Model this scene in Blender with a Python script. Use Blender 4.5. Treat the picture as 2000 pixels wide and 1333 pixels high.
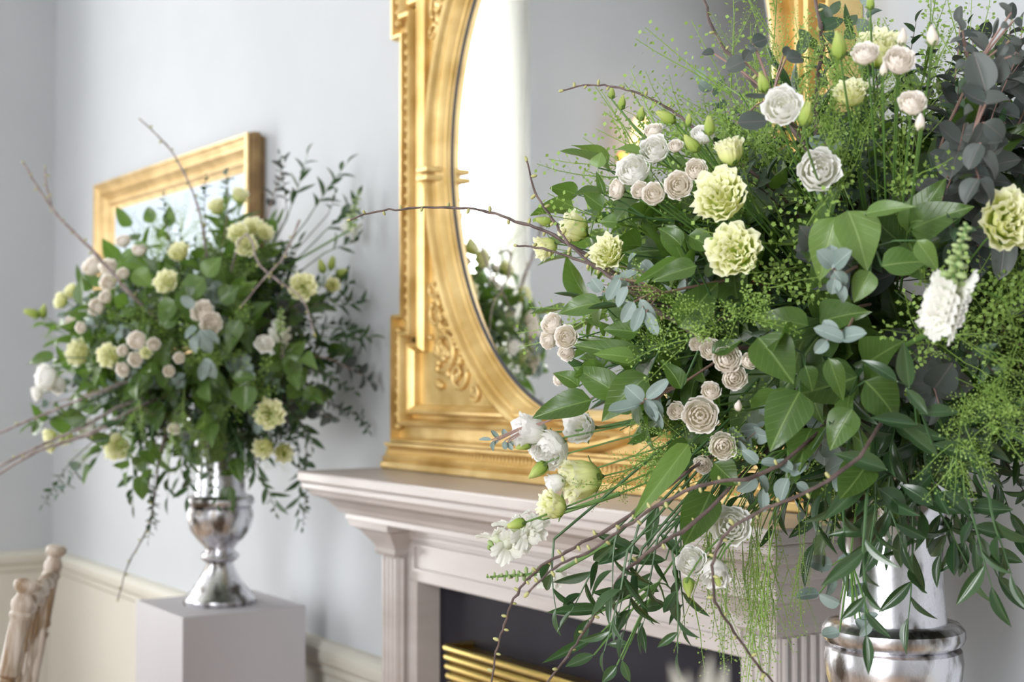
import bpy, bmesh, math, random
from mathutils import Vector, Matrix, noise
R_ = random.Random(7)
PI = math.pi
S = bpy.context.scene
COL = S.collection
for o in list(bpy.data.objects): bpy.data.objects.remove(o)

# ------------------------------------------------------------------ camera, light, exposure
H = 1.5
YAW = math.atan(1900/2778.0)
TILT = math.atan(69/2778.0)
AX = Vector((-math.cos(YAW), math.sin(YAW), 0))
FW = (AX*math.cos(TILT) + Vector((0,0,math.sin(TILT)))).normalized()
RT = FW.cross(Vector((0,0,1))).normalized()
UP = RT.cross(FW).normalized()
CAMP = Vector((0,0,H))
cam = bpy.data.cameras.new('camera'); camo = bpy.data.objects.new('camera', cam); COL.objects.link(camo)
cam.lens = 50; cam.sensor_width = 36; cam.sensor_fit = 'HORIZONTAL'; cam.clip_start = .05; cam.clip_end = 60
m = Matrix((RT, UP, -FW)).transposed().to_4x4(); m.translation = CAMP
camo.matrix_world = m
cam.dof.use_dof = True; cam.dof.focus_distance = 1.57; cam.dof.aperture_fstop = 5.6; cam.dof.aperture_blades = 9
S.camera = camo
S.view_settings.view_transform = 'Standard'; S.view_settings.look = 'None'
S.view_settings.gamma = 1; S.view_settings.use_curve_mapping = False
S.view_settings.exposure = 0.0
W = bpy.data.worlds.new('world'); S.world = W; W.use_nodes = True
W.node_tree.nodes['Background'].inputs[0].default_value = (.93,.96,1,1)
W.node_tree.nodes['Background'].inputs[1].default_value = 2.4
def area(name, loc, target, sx, sy, power, color):
    l = bpy.data.lights.new(name, 'AREA'); l.shape = 'RECTANGLE'; l.size = sx; l.size_y = sy; l.energy = power; l.color = color
    o = bpy.data.objects.new(name, l); COL.objects.link(o); o.location = loc
    d = Vector(target)-Vector(loc); o.rotation_euler = d.to_track_quat('-Z','Y').to_euler(); return o
# daylight outside the tall end-wall window and the two windows of the long wall behind the camera's left
WX = -5.42                                            # end wall
area('window_daylight', (WX-.32, .02, 1.95), (0, .02, 1.5), 1.22, 3.0, 122, (1,.985,.965))
area('window_daylight_long_wall', (-3.9, -2.35, 1.95), (-3.5, 1, 1.5), 1.3, 2.8, 50, (.97,.98,1))
area('window_daylight_long_wall_near', (.15, -2.35, 1.85), (-.5, 1, 1.5), 1.3, 2.6, 205, (.97,.98,1))

# ------------------------------------------------------------------ helpers
def at(px, py, zc):
    d = FW + RT*((px-1000)/2777.8) + UP*(-(py-666.5)/2777.8)
    return CAMP + d*zc
def px_of(P):
    v = Vector(P)-CAMP; zc = v.dot(FW)
    return 1000+v.dot(RT)/zc*2777.8, 666.5-v.dot(UP)/zc*2777.8, zc
def cdir(fx, fy, ft):
    return (RT*fx + UP*fy - FW*ft).normalized()
def tag(o, label=None, cat=None, group=None, kind=None):
    if label: o['label'] = label
    if cat: o['category'] = cat
    if group: o['group'] = group
    if kind: o['kind'] = kind
    return o
def empty(name, loc, label, cat, group=None):
    o = bpy.data.objects.new(name, None); o.empty_display_size = .02; COL.objects.link(o); o.location = loc
    return tag(o, label, cat, group)
def new(name, mesh, parent=None, world=None):
    """link a mesh object; 'world' is its wanted world matrix (parents are un-rotated empties or meshes at a known place)"""
    o = bpy.data.objects.new(name, mesh); COL.objects.link(o)
    M = world if world is not None else Matrix.Identity(4)
    if parent is not None:
        o.parent = parent
        M = wm(parent).inverted() @ M
    o.matrix_local = M
    return o
def wm(o):
    M = o.matrix_basis.copy()
    if o.parent is not None: M = wm(o.parent) @ M
    return M
def mk(name, verts, faces, mat, smooth=True, uvs=None):
    me = bpy.data.meshes.new(name); me.from_pydata([tuple(v) for v in verts], [], faces)
    if smooth: me.polygons.foreach_set('use_smooth', [True]*len(me.polygons))
    if mat is not None: me.materials.append(mat)
    if uvs:
        l = me.uv_layers.new(name='UV')
        for lp in me.loops: l.data[lp.index].uv = uvs[lp.vertex_index]
    me.update(); return me
class G:
    def __init__(s): s.v=[]; s.f=[]
    def add(s, vs, fs):
        n=len(s.v); s.v += [Vector(v) for v in vs]; s.f += [tuple(i+n for i in f) for f in fs]; return s
    def box(s, a, b):
        x0,y0,z0=a; x1,y1,z1=b
        if x0>x1:x0,x1=x1,x0
        if y0>y1:y0,y1=y1,y0
        if z0>z1:z0,z1=z1,z0
        return s.add([(x0,y0,z0),(x1,y0,z0),(x1,y1,z0),(x0,y1,z0),(x0,y0,z1),(x1,y0,z1),(x1,y1,z1),(x0,y1,z1)],
            [(0,3,2,1),(4,5,6,7),(0,1,5,4),(1,2,6,5),(2,3,7,6),(3,0,4,7)])
    def tube(s, pts, rad, n=6):
        pts=[Vector(p) for p in pts]; vs=[]; fs=[]
        t0=(pts[1]-pts[0]).normalized(); a=t0.orthogonal().normalized()
        for i,p in enumerate(pts):
            t=(pts[min(i+1,len(pts)-1)]-pts[max(i-1,0)]).normalized()
            a=(a-t*a.dot(t)).normalized(); b=t.cross(a)
            r=rad[i] if isinstance(rad,(list,tuple)) else rad
            for k in range(n):
                an=2*PI*k/n; vs.append(p+(a*math.cos(an)+b*math.sin(an))*r)
        for i in range(len(pts)-1):
            for k in range(n):
                fs.append((i*n+k, i*n+(k+1)%n, (i+1)*n+(k+1)%n, (i+1)*n+k))
        fs.append(tuple(range(n))[::-1]); fs.append(tuple((len(pts)-1)*n+k for k in range(n)))
        return s.add(vs,fs)
    def lathe(s, prof, n=48, M=None, caps=True):
        vs=[];fs=[]
        for r,z in prof:
            for k in range(n): vs.append(Vector((r*math.cos(2*PI*k/n), r*math.sin(2*PI*k/n), z)))
        if M is not None: vs=[M@v for v in vs]
        for i in range(len(prof)-1):
            for k in range(n): fs.append((i*n+k, i*n+(k+1)%n, (i+1)*n+(k+1)%n, (i+1)*n+k))
        if caps: fs.append(tuple(range(n))[::-1]); fs.append(tuple((len(prof)-1)*n+k for k in range(n)))
        return s.add(vs,fs)
    def ball(s, c, r, M=None, nu=8, nv=5):
        rx,ry,rz = r if isinstance(r,(tuple,list)) else (r,r,r)
        vs=[Vector((0,0,-rz))];fs=[]
        for j in range(1,nv):
            a=-PI/2+PI*j/nv
            for k in range(nu): vs.append(Vector((rx*math.cos(a)*math.cos(2*PI*k/nu), ry*math.cos(a)*math.sin(2*PI*k/nu), rz*math.sin(a))))
        vs.append(Vector((0,0,rz)))
        for k in range(nu): fs.append((0,1+(k+1)%nu,1+k))
        for j in range(nv-2):
            for k in range(nu):
                b=1+j*nu; fs.append((b+k,b+(k+1)%nu,b+nu+(k+1)%nu,b+nu+k))
        b=1+(nv-2)*nu; t=len(vs)-1
        for k in range(nu): fs.append((b+k,b+(k+1)%nu,t))
        if M is not None: vs=[M@v for v in vs]
        vs=[v+Vector(c) for v in vs]
        return s.add(vs,fs)
    def sweep(s, path, prof, closed=True):
        """path: (x,z) points counter-clockwise in the wall plane; prof: (inward offset, y) points"""
        n=len(path); vs=[];fs=[]
        P=[Vector((p[0],p[1])) for p in path]
        for i in range(n):
            if closed or 0<i<n-1:
                d0=(P[i]-P[i-1]).normalized(); d1=(P[(i+1)%n]-P[i]).normalized()
            elif i==0: d0=d1=(P[1]-P[0]).normalized()
            else: d0=d1=(P[i]-P[i-1]).normalized()
            n0=Vector((-d0.y,d0.x)); n1=Vector((-d1.y,d1.x)); mt=(n0+n1)
            mt=mt.normalized()/max(.35, mt.normalized().dot(n0))
            for o,y in prof: vs.append((P[i].x+mt.x*o, y, P[i].y+mt.y*o))
        k=len(prof); rng = n if closed else n-1
        for i in range(rng):
            j=(i+1)%n
            for q in range(k-1): fs.append((i*k+q, j*k+q, j*k+q+1, i*k+q+1))
        if not closed:
            fs.append(tuple(range(k))); fs.append(tuple((n-1)*k+q for q in range(k))[::-1])
        return s.add(vs,fs)
    def mesh(s, name, mat, smooth=False):
        me=mk(name,s.v,s.f,mat,smooth)
        bm=bmesh.new(); bm.from_mesh(me); bmesh.ops.recalc_face_normals(bm,faces=bm.faces); bm.to_mesh(me); bm.free()
        if smooth=='auto':
            me.polygons.foreach_set('use_smooth',[True]*len(me.polygons)); me.set_sharp_from_angle(angle=math.radians(35))
        return me
    def obj(s, name, mat, parent=None, smooth=False, bevel=0, origin=None):
        M=None
        if origin is not None:
            o=Vector(origin); s.v=[v-o for v in s.v]; M=Matrix.Translation(o)
        ob=new(name, s.mesh(name,mat,smooth), parent, M)
        if bevel:
            b=ob.modifiers.new('bevel','BEVEL'); b.width=bevel; b.segments=2; b.limit_method='ANGLE'
        return ob

# ------------------------------------------------------------------ materials
def mat(name, col, rough=.5, metal=0, **k):
    m=bpy.data.materials.new(name); m.use_nodes=True; b=m.node_tree.nodes['Principled BSDF']
    b.inputs['Base Color'].default_value=(*col,1); b.inputs['Roughness'].default_value=rough; b.inputs['Metallic'].default_value=metal
    for a,v in k.items(): b.inputs[a.replace('_',' ')].default_value=v
    return m
def nd(m,t,**k):
    n=m.node_tree.nodes.new(t)
    for a,v in k.items(): setattr(n,a,v)
    return n
def lk(m,a,b): m.node_tree.links.new(a,b)
def B(m): return m.node_tree.nodes['Principled BSDF']
def noisy(m, c1, c2, scale=5, detail=4, bump=0, stretch=(1,1,1), rough=None, lo=.35, hi=.65, bdist=.01):
    tc=nd(m,'ShaderNodeTexCoord'); mp=nd(m,'ShaderNodeMapping'); mp.inputs['Scale'].default_value=stretch
    n=nd(m,'ShaderNodeTexNoise'); n.inputs['Scale'].default_value=scale; n.inputs['Detail'].default_value=detail
    r=nd(m,'ShaderNodeValToRGB'); r.color_ramp.elements[0].position=lo; r.color_ramp.elements[1].position=hi
    r.color_ramp.elements[0].color=(*c1,1); r.color_ramp.elements[1].color=(*c2,1)
    lk(m,tc.outputs['Object'],mp.inputs[0]); lk(m,mp.outputs[0],n.inputs['Vector']); lk(m,n.outputs[0],r.inputs[0]); lk(m,r.outputs[0],B(m).inputs['Base Color'])
    if bump:
        bp=nd(m,'ShaderNodeBump'); bp.inputs['Strength'].default_value=bump; bp.inputs['Distance'].default_value=bdist; lk(m,n.outputs[0],bp.inputs['Height']); lk(m,bp.outputs[0],B(m).inputs['Normal'])
    if rough:
        mr=nd(m,'ShaderNodeMapRange'); mr.inputs[3].default_value=rough[0]; mr.inputs[4].default_value=rough[1]; lk(m,n.outputs[0],mr.inputs[0]); lk(m,mr.outputs[0],B(m).inputs['Roughness'])
    return m
M_wall = noisy(mat('wall_paint',(.7,.7,.7),.75),(.445,.465,.485),(.465,.485,.505),3,bump=.02)
M_dado = noisy(mat('dado_paint',(.8,.8,.7),.6),(.54,.52,.455),(.56,.54,.475),3)
M_ceil = mat('ceiling_paint',(.66,.66,.64),.8)
M_floor= noisy(mat('floor_boards',(.3,.2,.12),.4),(.22,.14,.08),(.36,.24,.14),4,stretch=(1,12,1))
M_white= mat('white_paint',(.82,.82,.80),.5)
M_curt = mat('curtain_cloth',(.88,.88,.86),.9)
M_gold = noisy(mat('gilded_plaster',(.7,.45,.12),.38,.55),(.55,.36,.115),(.80,.60,.27),11,detail=6,bump=.12,rough=(.28,.5),bdist=.004)
M_goldd= noisy(mat('dull_gilding',(.5,.33,.1),.5,.35),(.34,.20,.06),(.60,.40,.14),25,detail=6,bump=.2,bdist=.003)
M_pgold= noisy(mat('pale_gilt_wood',(.6,.42,.2),.4,.35),(.52,.36,.15),(.72,.52,.25),14,bump=.08,bdist=.003)
M_pside= noisy(mat('frame_side_wood',(.24,.15,.07),.6,.1),(.20,.12,.05),(.33,.21,.09),20)
M_mir  = mat('mirror_glass',(.86,.87,.86),.015,1)
M_edge = mat('mirror_edge',(.04,.04,.045),.4)
M_stone= noisy(mat('pale_marble',(.68,.6,.54),.35),(.42,.375,.35),(.50,.455,.435),5,detail=7,stretch=(1,1,4),rough=(.25,.4),lo=.3,hi=.7)
M_black= noisy(mat('black_slate',(.02,.02,.026),.5),(.014,.013,.018),(.020,.018,.024),8); B(M_black).inputs['Specular IOR Level'].default_value=.12
M_brass= mat('polished_brass',(.78,.58,.20),.2,1)
M_ped  = mat('plinth_paint',(.43,.41,.43),.55)
M_silver=noisy(mat('antiqued_silver',(.7,.7,.72),.2,1),(.76,.76,.80),(.13,.115,.10),26,detail=11,bump=.05,stretch=(1,1,.5),rough=(.12,.46),lo=.48,hi=.60,bdist=.002)
M_lime = noisy(mat('limewashed_wood',(.6,.5,.4),.45),(.20,.125,.065),(.54,.48,.42),30,detail=6,bump=.12,stretch=(1,1,.16),lo=.38,hi=.56,bdist=.002)
M_twig = noisy(mat('twig_bark',(.1,.06,.05),.6),(.05,.032,.028),(.13,.09,.08),60,bump=.3,bdist=.002)
M_twigL= noisy(mat('pale_twig_bark',(.3,.25,.22),.7),(.20,.16,.15),(.36,.31,.30),60)
M_bud  = noisy(mat('twig_bud',(.3,.3,.08),.5),(.16,.10,.04),(.48,.50,.20),90,lo=.3,hi=.6)
M_stem = mat('green_stem',(.10,.20,.045),.45)
M_stemd= mat('dark_green_stem',(.05,.11,.035),.45)
M_estem= mat('pinkish_stem',(.30,.19,.16),.5)
M_shade= mat('lamp_shade',(.9,.7,.45),.8)
M_shade.node_tree.nodes['Principled BSDF'].inputs['Emission Color'].default_value=(1,.55,.22,1)
M_shade.node_tree.nodes['Principled BSDF'].inputs['Emission Strength'].default_value=3.5

def leafmat(name, c1, c2, vein, rough, trans, tcol, veins=True, spec=.5):
    m=mat(name,c1,rough); b=B(m); b.inputs['Specular IOR Level'].default_value=spec
    uv=nd(m,'ShaderNodeUVMap'); sp=nd(m,'ShaderNodeSeparateXYZ'); lk(m,uv.outputs[0],sp.inputs[0])
    oi=nd(m,'ShaderNodeObjectInfo')
    mx=nd(m,'ShaderNodeMix',data_type='RGBA'); mx.inputs['A'].default_value=(*c1,1); mx.inputs['B'].default_value=(*c2,1)
    lk(m,oi.outputs['Random'],mx.inputs['Factor'])
    # |u-.5| midrib
    a=nd(m,'ShaderNodeMath',operation='SUBTRACT'); a.inputs[1].default_value=.5; lk(m,sp.outputs[0],a.inputs[0])
    ab=nd(m,'ShaderNodeMath',operation='ABSOLUTE'); lk(m,a.outputs[0],ab.inputs[0])
    mr=nd(m,'ShaderNodeMapRange'); mr.inputs[1].default_value=.012; mr.inputs[2].default_value=.035; mr.inputs[3].default_value=1; mr.inputs[4].default_value=0; lk(m,ab.outputs[0],mr.inputs[0])
    h=mr.outputs[0]
    if veins:
        # side veins: sin((v - .6|u|)*k)
        q=nd(m,'ShaderNodeMath',operation='MULTIPLY_ADD'); q.inputs[1].default_value=-.75; lk(m,ab.outputs[0],q.inputs[0]); lk(m,sp.outputs[1],q.inputs[2])
        q2=nd(m,'ShaderNodeMath',operation='MULTIPLY'); q2.inputs[1].default_value=44; lk(m,q.outputs[0],q2.inputs[0])
        q3=nd(m,'ShaderNodeMath',operation='SINE'); lk(m,q2.outputs[0],q3.inputs[0])
        q4=nd(m,'ShaderNodeMapRange'); q4.inputs[1].default_value=.93; q4.inputs[2].default_value=1; q4.inputs[4].default_value=.55; lk(m,q3.outputs[0],q4.inputs[0])
        q5=nd(m,'ShaderNodeMath',operation='MAXIMUM'); lk(m,q4.outputs[0],q5.inputs[0]); lk(m,mr.outputs[0],q5.inputs[1]); h=q5.outputs[0]
    m2=nd(m,'ShaderNodeMix',data_type='RGBA'); lk(m,mx.outputs['Result'],m2.inputs['A']); m2.inputs['B'].default_value=(*vein,1)
    fm=nd(m,'ShaderNodeMath',operation='MULTIPLY'); fm.inputs[1].default_value=.6; lk(m,h,fm.inputs[0]); lk(m,fm.outputs[0],m2.inputs['Factor'])
    lk(m,m2.outputs['Result'],b.inputs['Base Color'])
    bp=nd(m,'ShaderNodeBump',invert=True); bp.inputs['Strength'].default_value=.35; bp.inputs['Distance'].default_value=.001; lk(m,h,bp.inputs['Height']); lk(m,bp.outputs[0],b.inputs['Normal'])
    tr=nd(m,'ShaderNodeBsdfTranslucent'); tr.inputs[0].default_value=(*tcol,1)
    ms=nd(m,'ShaderNodeMixShader'); ms.inputs[0].default_value=trans
    lk(m,b.outputs[0],ms.inputs[1]); lk(m,tr.outputs[0],ms.inputs[2]); lk(m,ms.outputs[0],m.node_tree.nodes['Material Output'].inputs[0])
    return m
L_salal=leafmat('broad_green_leaf',(.036,.075,.016),(.075,.138,.030),(.18,.27,.08),.34,.26,(.20,.38,.05))
L_salalL=leafmat('light_green_leaf',(.065,.13,.028),(.14,.225,.06),(.26,.36,.13),.38,.26,(.28,.5,.07))
L_ruscus=leafmat('glossy_narrow_leaf',(.024,.055,.024),(.048,.092,.038),(.12,.19,.09),.27,.12,(.10,.25,.03),False,.6)
L_euc  =leafmat('blue_grey_leaf',(.17,.225,.205),(.27,.33,.315),(.38,.46,.42),.55,.12,(.25,.38,.25),False,.35)
L_eucd =leafmat('dark_plum_grey_leaf',(.042,.056,.052),(.095,.108,.10),(.15,.13,.13),.5,.08,(.15,.18,.12),False,.4)
L_small=leafmat('small_dark_leaf',(.028,.065,.030),(.06,.10,.055),(.10,.16,.08),.42,.12,(.08,.18,.04),False)
L_thl  =leafmat('seed_pod_green',(.19,.31,.06),(.28,.42,.10),(.4,.5,.2),.5,.3,(.4,.6,.12),False)
L_sepal=leafmat('sepal_green',(.13,.22,.06),(.20,.30,.09),(.2,.3,.1),.5,.2,(.25,.4,.1),False)
def petalmat(name, base, mid, tip, trans=.48):
    m=mat(name,tip,.55); b=B(m); b.inputs['Specular IOR Level'].default_value=.25
    uv=nd(m,'ShaderNodeUVMap'); sp=nd(m,'ShaderNodeSeparateXYZ'); lk(m,uv.outputs[0],sp.inputs[0])
    r=nd(m,'ShaderNodeValToRGB'); e=r.color_ramp.elements; e[0].position=.12; e[0].color=(*base,1); e[1].position=.95; e[1].color=(*tip,1)
    x=e.new(.55); x.color=(*mid,1); lk(m,sp.outputs[1],r.inputs[0]); lk(m,r.outputs[0],b.inputs['Base Color'])
    n=nd(m,'ShaderNodeTexNoise'); n.inputs['Scale'].default_value=2.2; mp=nd(m,'ShaderNodeMapping'); mp.inputs['Scale'].default_value=(7,1,1); lk(m,uv.outputs[0],mp.inputs[0]); lk(m,mp.outputs[0],n.inputs['Vector'])
    bp=nd(m,'ShaderNodeBump'); bp.inputs['Strength'].default_value=.25; bp.inputs['Distance'].default_value=.002; lk(m,n.outputs[0],bp.inputs['Height']); lk(m,bp.outputs[0],b.inputs['Normal'])
    tr=nd(m,'ShaderNodeBsdfTranslucent'); lk(m,r.outputs[0],tr.inputs[0])
    ms=nd(m,'ShaderNodeMixShader'); ms.inputs[0].default_value=trans
    lk(m,b.outputs[0],ms.inputs[1]); lk(m,tr.outputs[0],ms.inputs[2]); lk(m,ms.outputs[0],m.node_tree.nodes['Material Output'].inputs[0])
    return m
P_yel=petalmat('pale_yellow_petal',(.60,.74,.14),(.86,.88,.44),(.95,.94,.74))
P_wht=petalmat('white_petal',(.80,.82,.62),(.94,.93,.90),(.96,.955,.95))
P_crm=petalmat('blush_cream_petal',(.78,.76,.58),(.92,.87,.80),(.95,.91,.87))
P_grn=petalmat('green_yellow_bud',(.30,.44,.08),(.46,.58,.14),(.66,.72,.28))
P_snp=petalmat('snapdragon_white',(.62,.70,.38),(.86,.88,.76),(.90,.90,.86))

# ------------------------------------------------------------------ room
YW=1.6; YB=-2.1; XE=2.9; ZC=3.7; XL=-5.4
def struct(g,name,mat,parent=None,smooth=False,bevel=0):
    o=g.obj(name,mat,parent,smooth,bevel)
    if parent is None: o['kind']='structure'
    return o
struct(G().box((XL-.3,YB-.3,-.1),(XE+.2,YW+.2,0)),'floor',M_floor)
struct(G().box((XL-.3,YB-.3,ZC),(XE+.2,YW+.2,ZC+.1)),'ceiling',M_ceil)
def wall_with_holes(name, axis, pos, thick, a0, a1, holes, z1=ZC):
    g=G(); cuts=sorted(holes); x=a0
    def bx(u0,u1,z0,z2):
        if axis=='y': g.box((u0,pos,z0),(u1,pos+thick,z2))
        else: g.box((pos,u0,z0),(pos+thick,u1,z2))
    for (h0,h1,z0,z2) in cuts:
        bx(x,h0,0,z1); bx(h0,h1,0,z0); bx(h0,h1,z2,z1); x=h1
    bx(x,a1,0,z1); return struct(g,name,M_wall)
WZ0,WZ1=.45,3.42
wall_with_holes('wall_back','y',YW,.2,XL-.2,XE+.2,[])
wall_with_holes('wall_left','x',XL-.2,.2,YB-.2,YW,[(-.58,.62,WZ0,WZ1)])
wall_with_holes('wall_front','y',YB-.2,.2,XL,XE,[(-4.55,-3.25,WZ0,WZ1-.1),(-.5,.8,WZ0,WZ1-.1)])
wall_with_holes('wall_right','x',XE,.2,YB-.2,YW,[])
# dado and rail
def dado(name, a, b, nrm):
    """a,b: ends (x,y); nrm: into the room"""
    a=Vector((*a,0)); b=Vector((*b,0)); n=Vector((*nrm,0))
    prof=[(0,0),(.012,0),(.012,.775),(.022,.785),(.022,.80),(.034,.812),(.038,.83),(.038,.842),(.03,.85),(.018,.856),(0,.858)]
    g=G(); vs=[a+n*o+Vector((0,0,z)) for o,z in prof]+[b+n*o+Vector((0,0,z)) for o,z in prof]; k=len(prof)
    g.add(vs,[(i,i+k,i+k+1,i+1) for i in range(k-1)]+[tuple(range(k)),tuple(range(k,2*k))])
    return struct(g,name,M_dado)
dado('trim_1',(XL,YW),(-2.68,YW),(0,-1)); dado('trim_2',(-1.40,YW),(XE,YW),(0,-1)); dado('trim_3',(XL,.66),(XL,YW),(1,0)); dado('trim_4',(XL,YB),(XL,-.62),(1,0))
def skirting(name,a,b,n):
    a=Vector((*a,0)); b=Vector((*b,0)); n=Vector((*n,0)); prof=[(0,0),(.03,0),(.03,.12),(.02,.15),(.014,.16),(0,.16)]
    g=G(); k=len(prof); vs=[a+n*o+Vector((0,0,z)) for o,z in prof]+[b+n*o+Vector((0,0,z)) for o,z in prof]
    g.add(vs,[(i,i+k,i+k+1,i+1) for i in range(k-1)]+[tuple(range(k)),tuple(range(k,2*k))]); struct(g,name,M_dado)
skirting('baseboard_back',(XL,YW),(-2.66,YW),(0,-1)); skirting('baseboard_left',(XL,YB),(XL,YW),(1,0))
M_pane=mat('window_glass',(1,1,1),.02)
_t=nd(M_pane,'ShaderNodeBsdfTransparent'); _m=nd(M_pane,'ShaderNodeMixShader'); _m.inputs[0].default_value=.07
lk(M_pane,_t.outputs[0],_m.inputs[1]); lk(M_pane,B(M_pane).outputs[0],_m.inputs[2]); lk(M_pane,_m.outputs[0],M_pane.node_tree.nodes['Material Output'].inputs[0])
def window(name, axis, pos, u0, u1, z0, z1):
    w=bpy.data.objects.new(name,None); COL.objects.link(w); w.location=((pos,(u0+u1)/2,z0) if axis=='x' else ((u0+u1)/2,pos,z0)); w['kind']='structure'
    def bx(g,a,b,c,d,t=.03):
        if axis=='x': g.box((pos-t,a,c),(pos+t,b,d))
        else: g.box((a,pos-t,c),(b,pos+t,d))
    g=G(); f=.05
    bx(g,u0,u1,z0,z0+f); bx(g,u0,u1,z1-f,z1); bx(g,u0,u0+f,z0+f,z1-f); bx(g,u1-f,u1,z0+f,z1-f); bx(g,u0+f,u1-f,1.1,1.14,.02)
    w=g.obj('window_frame',M_white,w)
    g=G(); bx(g,u0+f,u1-f,z0+f,1.1,.004); g.obj('pane',M_pane,w)
    g=G(); bx(g,u0+f,u1-f,1.14,z1-f,.004); g.obj('pane',M_pane,w)
window('window_1','x',XL-.1,-.58,.62,WZ0,WZ1)
window('window_2','y',YB-.1,-4.55,-3.25,WZ0,WZ1-.1)
window('window_3','y',YB-.1,-.5,.8,WZ0,WZ1-.1)
_t=nd(M_curt,'ShaderNodeBsdfTranslucent'); _t.inputs[0].default_value=(.9,.9,.88,1); _m=nd(M_curt,'ShaderNodeMixShader'); _m.inputs[0].default_value=.65
lk(M_curt,B(M_curt).outputs[0],_m.inputs[1]); lk(M_curt,_t.outputs[0],_m.inputs[2]); lk(M_curt,_m.outputs[0],M_curt.node_tree.nodes['Material Output'].inputs[0])
def curtain(y0,y1,label):
    g=G(); vs=[];n=40;fs=[]
    for z in (.05,3.5):
        for i in range(n+1):
            t=i/n; vs.append((XL+.07+.025*math.sin(t*8*PI)+.01*math.sin(t*21),y0+(y1-y0)*t,z))
    for i in range(n): fs.append((i,i+1,n+2+i,n+1+i))
    g.add(vs,fs); o=g.obj('curtain',M_curt,None,'auto',origin=(XL+.07,(y0+y1)/2,.05)); s=o.modifiers.new('t','SOLIDIFY'); s.thickness=.004
    tag(o,label,'curtain')
curtain(-.585,-.47,'pale full-length curtain beside the bright window seen in the gilt mirror')
# sconce reflected in the mirror
sc=empty('wall_sconce',(XL+.0,-1.22,2.55),'brass wall lamp with warm glowing shade reflected in the gilt mirror','lamp')
G().lathe([(.001,0),(.05,.0),(.05,.012),(.02,.02),(.001,.02)],20,Matrix.Translation((XL,-1.22,2.55))@Matrix.Rotation(PI/2,4,'Y')).obj('back_plate',M_brass,sc,'auto')
G().tube([(XL+.01,-1.22,2.55),(XL+.08,-1.22,2.50),(XL+.13,-1.22,2.54),(XL+.13,-1.22,2.62)],.007,8).obj('arm',M_brass,sc,'auto')
G().lathe([(.05,2.62),(.03,2.74),(.031,2.74),(.052,2.62)],24,Matrix.Translation((XL+.13,-1.22,0)),caps=False).obj('lamp_shade',M_shade,sc,'auto')

# ------------------------------------------------------------------ fireplace
CX=-2.045
fp=empty('fireplace_surround',(CX,YW,0),'pale marble fireplace surround with moulded shelf under the gilt mirror','fireplace')
OPX=.475; OPZ=1.08; PIX0=.512; PIX1=.578; YP=1.46; YF=1.487
shelf=[(0,1.302),(0,1.302)]
def slab(g,hw,yf,z0,z1): g.box((CX-hw,yf,z0),(CX+hw,YW-.001,z1))
g=G(); slab(g,.705,1.328,1.278,1.30); slab(g,.70,1.335,1.262,1.278); ob=g.obj('mantel_shelf',M_stone,fp,bevel=.004)
# cornice under shelf: stacked mouldings
prof=[(.69,1.346,1.262),(.685,1.35,1.25),(.66,1.375,1.24),(.645,1.39,1.225),(.64,1.395,1.215),(.632,1.405,1.213),(.632,1.405,1.20)]
g=G(); vs=[];fs=[]
for hw,yf,z in prof: vs += [(CX-hw,YW-.002,z),(CX-hw,yf,z),(CX+hw,yf,z),(CX+hw,YW-.002,z)]
for i in range(len(prof)-1):
    for k in range(3): fs.append((i*4+k,i*4+k+1,i*4+k+5,i*4+k+4))
fs += [(0,1,2,3),tuple((len(prof)-1)*4+k for k in range(4))]
g.add(vs,fs); g.obj('cornice',M_stone,fp,bevel=.0015)
g=G(); g.box((CX-PIX0,YF,OPZ),(CX+PIX0,YW-.002,1.20)); g.box((CX-PIX0,YF-.018,1.178),(CX+PIX0,YF,1.20)); g.box((CX-PIX0,YF-.010,1.166),(CX+PIX0,YF,1.178))
g.obj('frieze',M_stone,fp,bevel=.002)
g=G(); g.box((CX-PIX0+.03,YF-.006,OPZ+.022),(CX+PIX0-.03,YF,OPZ+.028)); g.box((CX-PIX0+.03,YF-.006,1.152),(CX+PIX0-.03,YF,1.158))
g.box((CX-PIX0+.03,YF-.006,OPZ+.028),(CX-PIX0+.036,YF,1.152)); g.box((CX+PIX0-.036,YF-.006,OPZ+.028),(CX+PIX0-.03,YF,1.152)); g.obj('panel_moulding',M_stone,fp)
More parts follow.
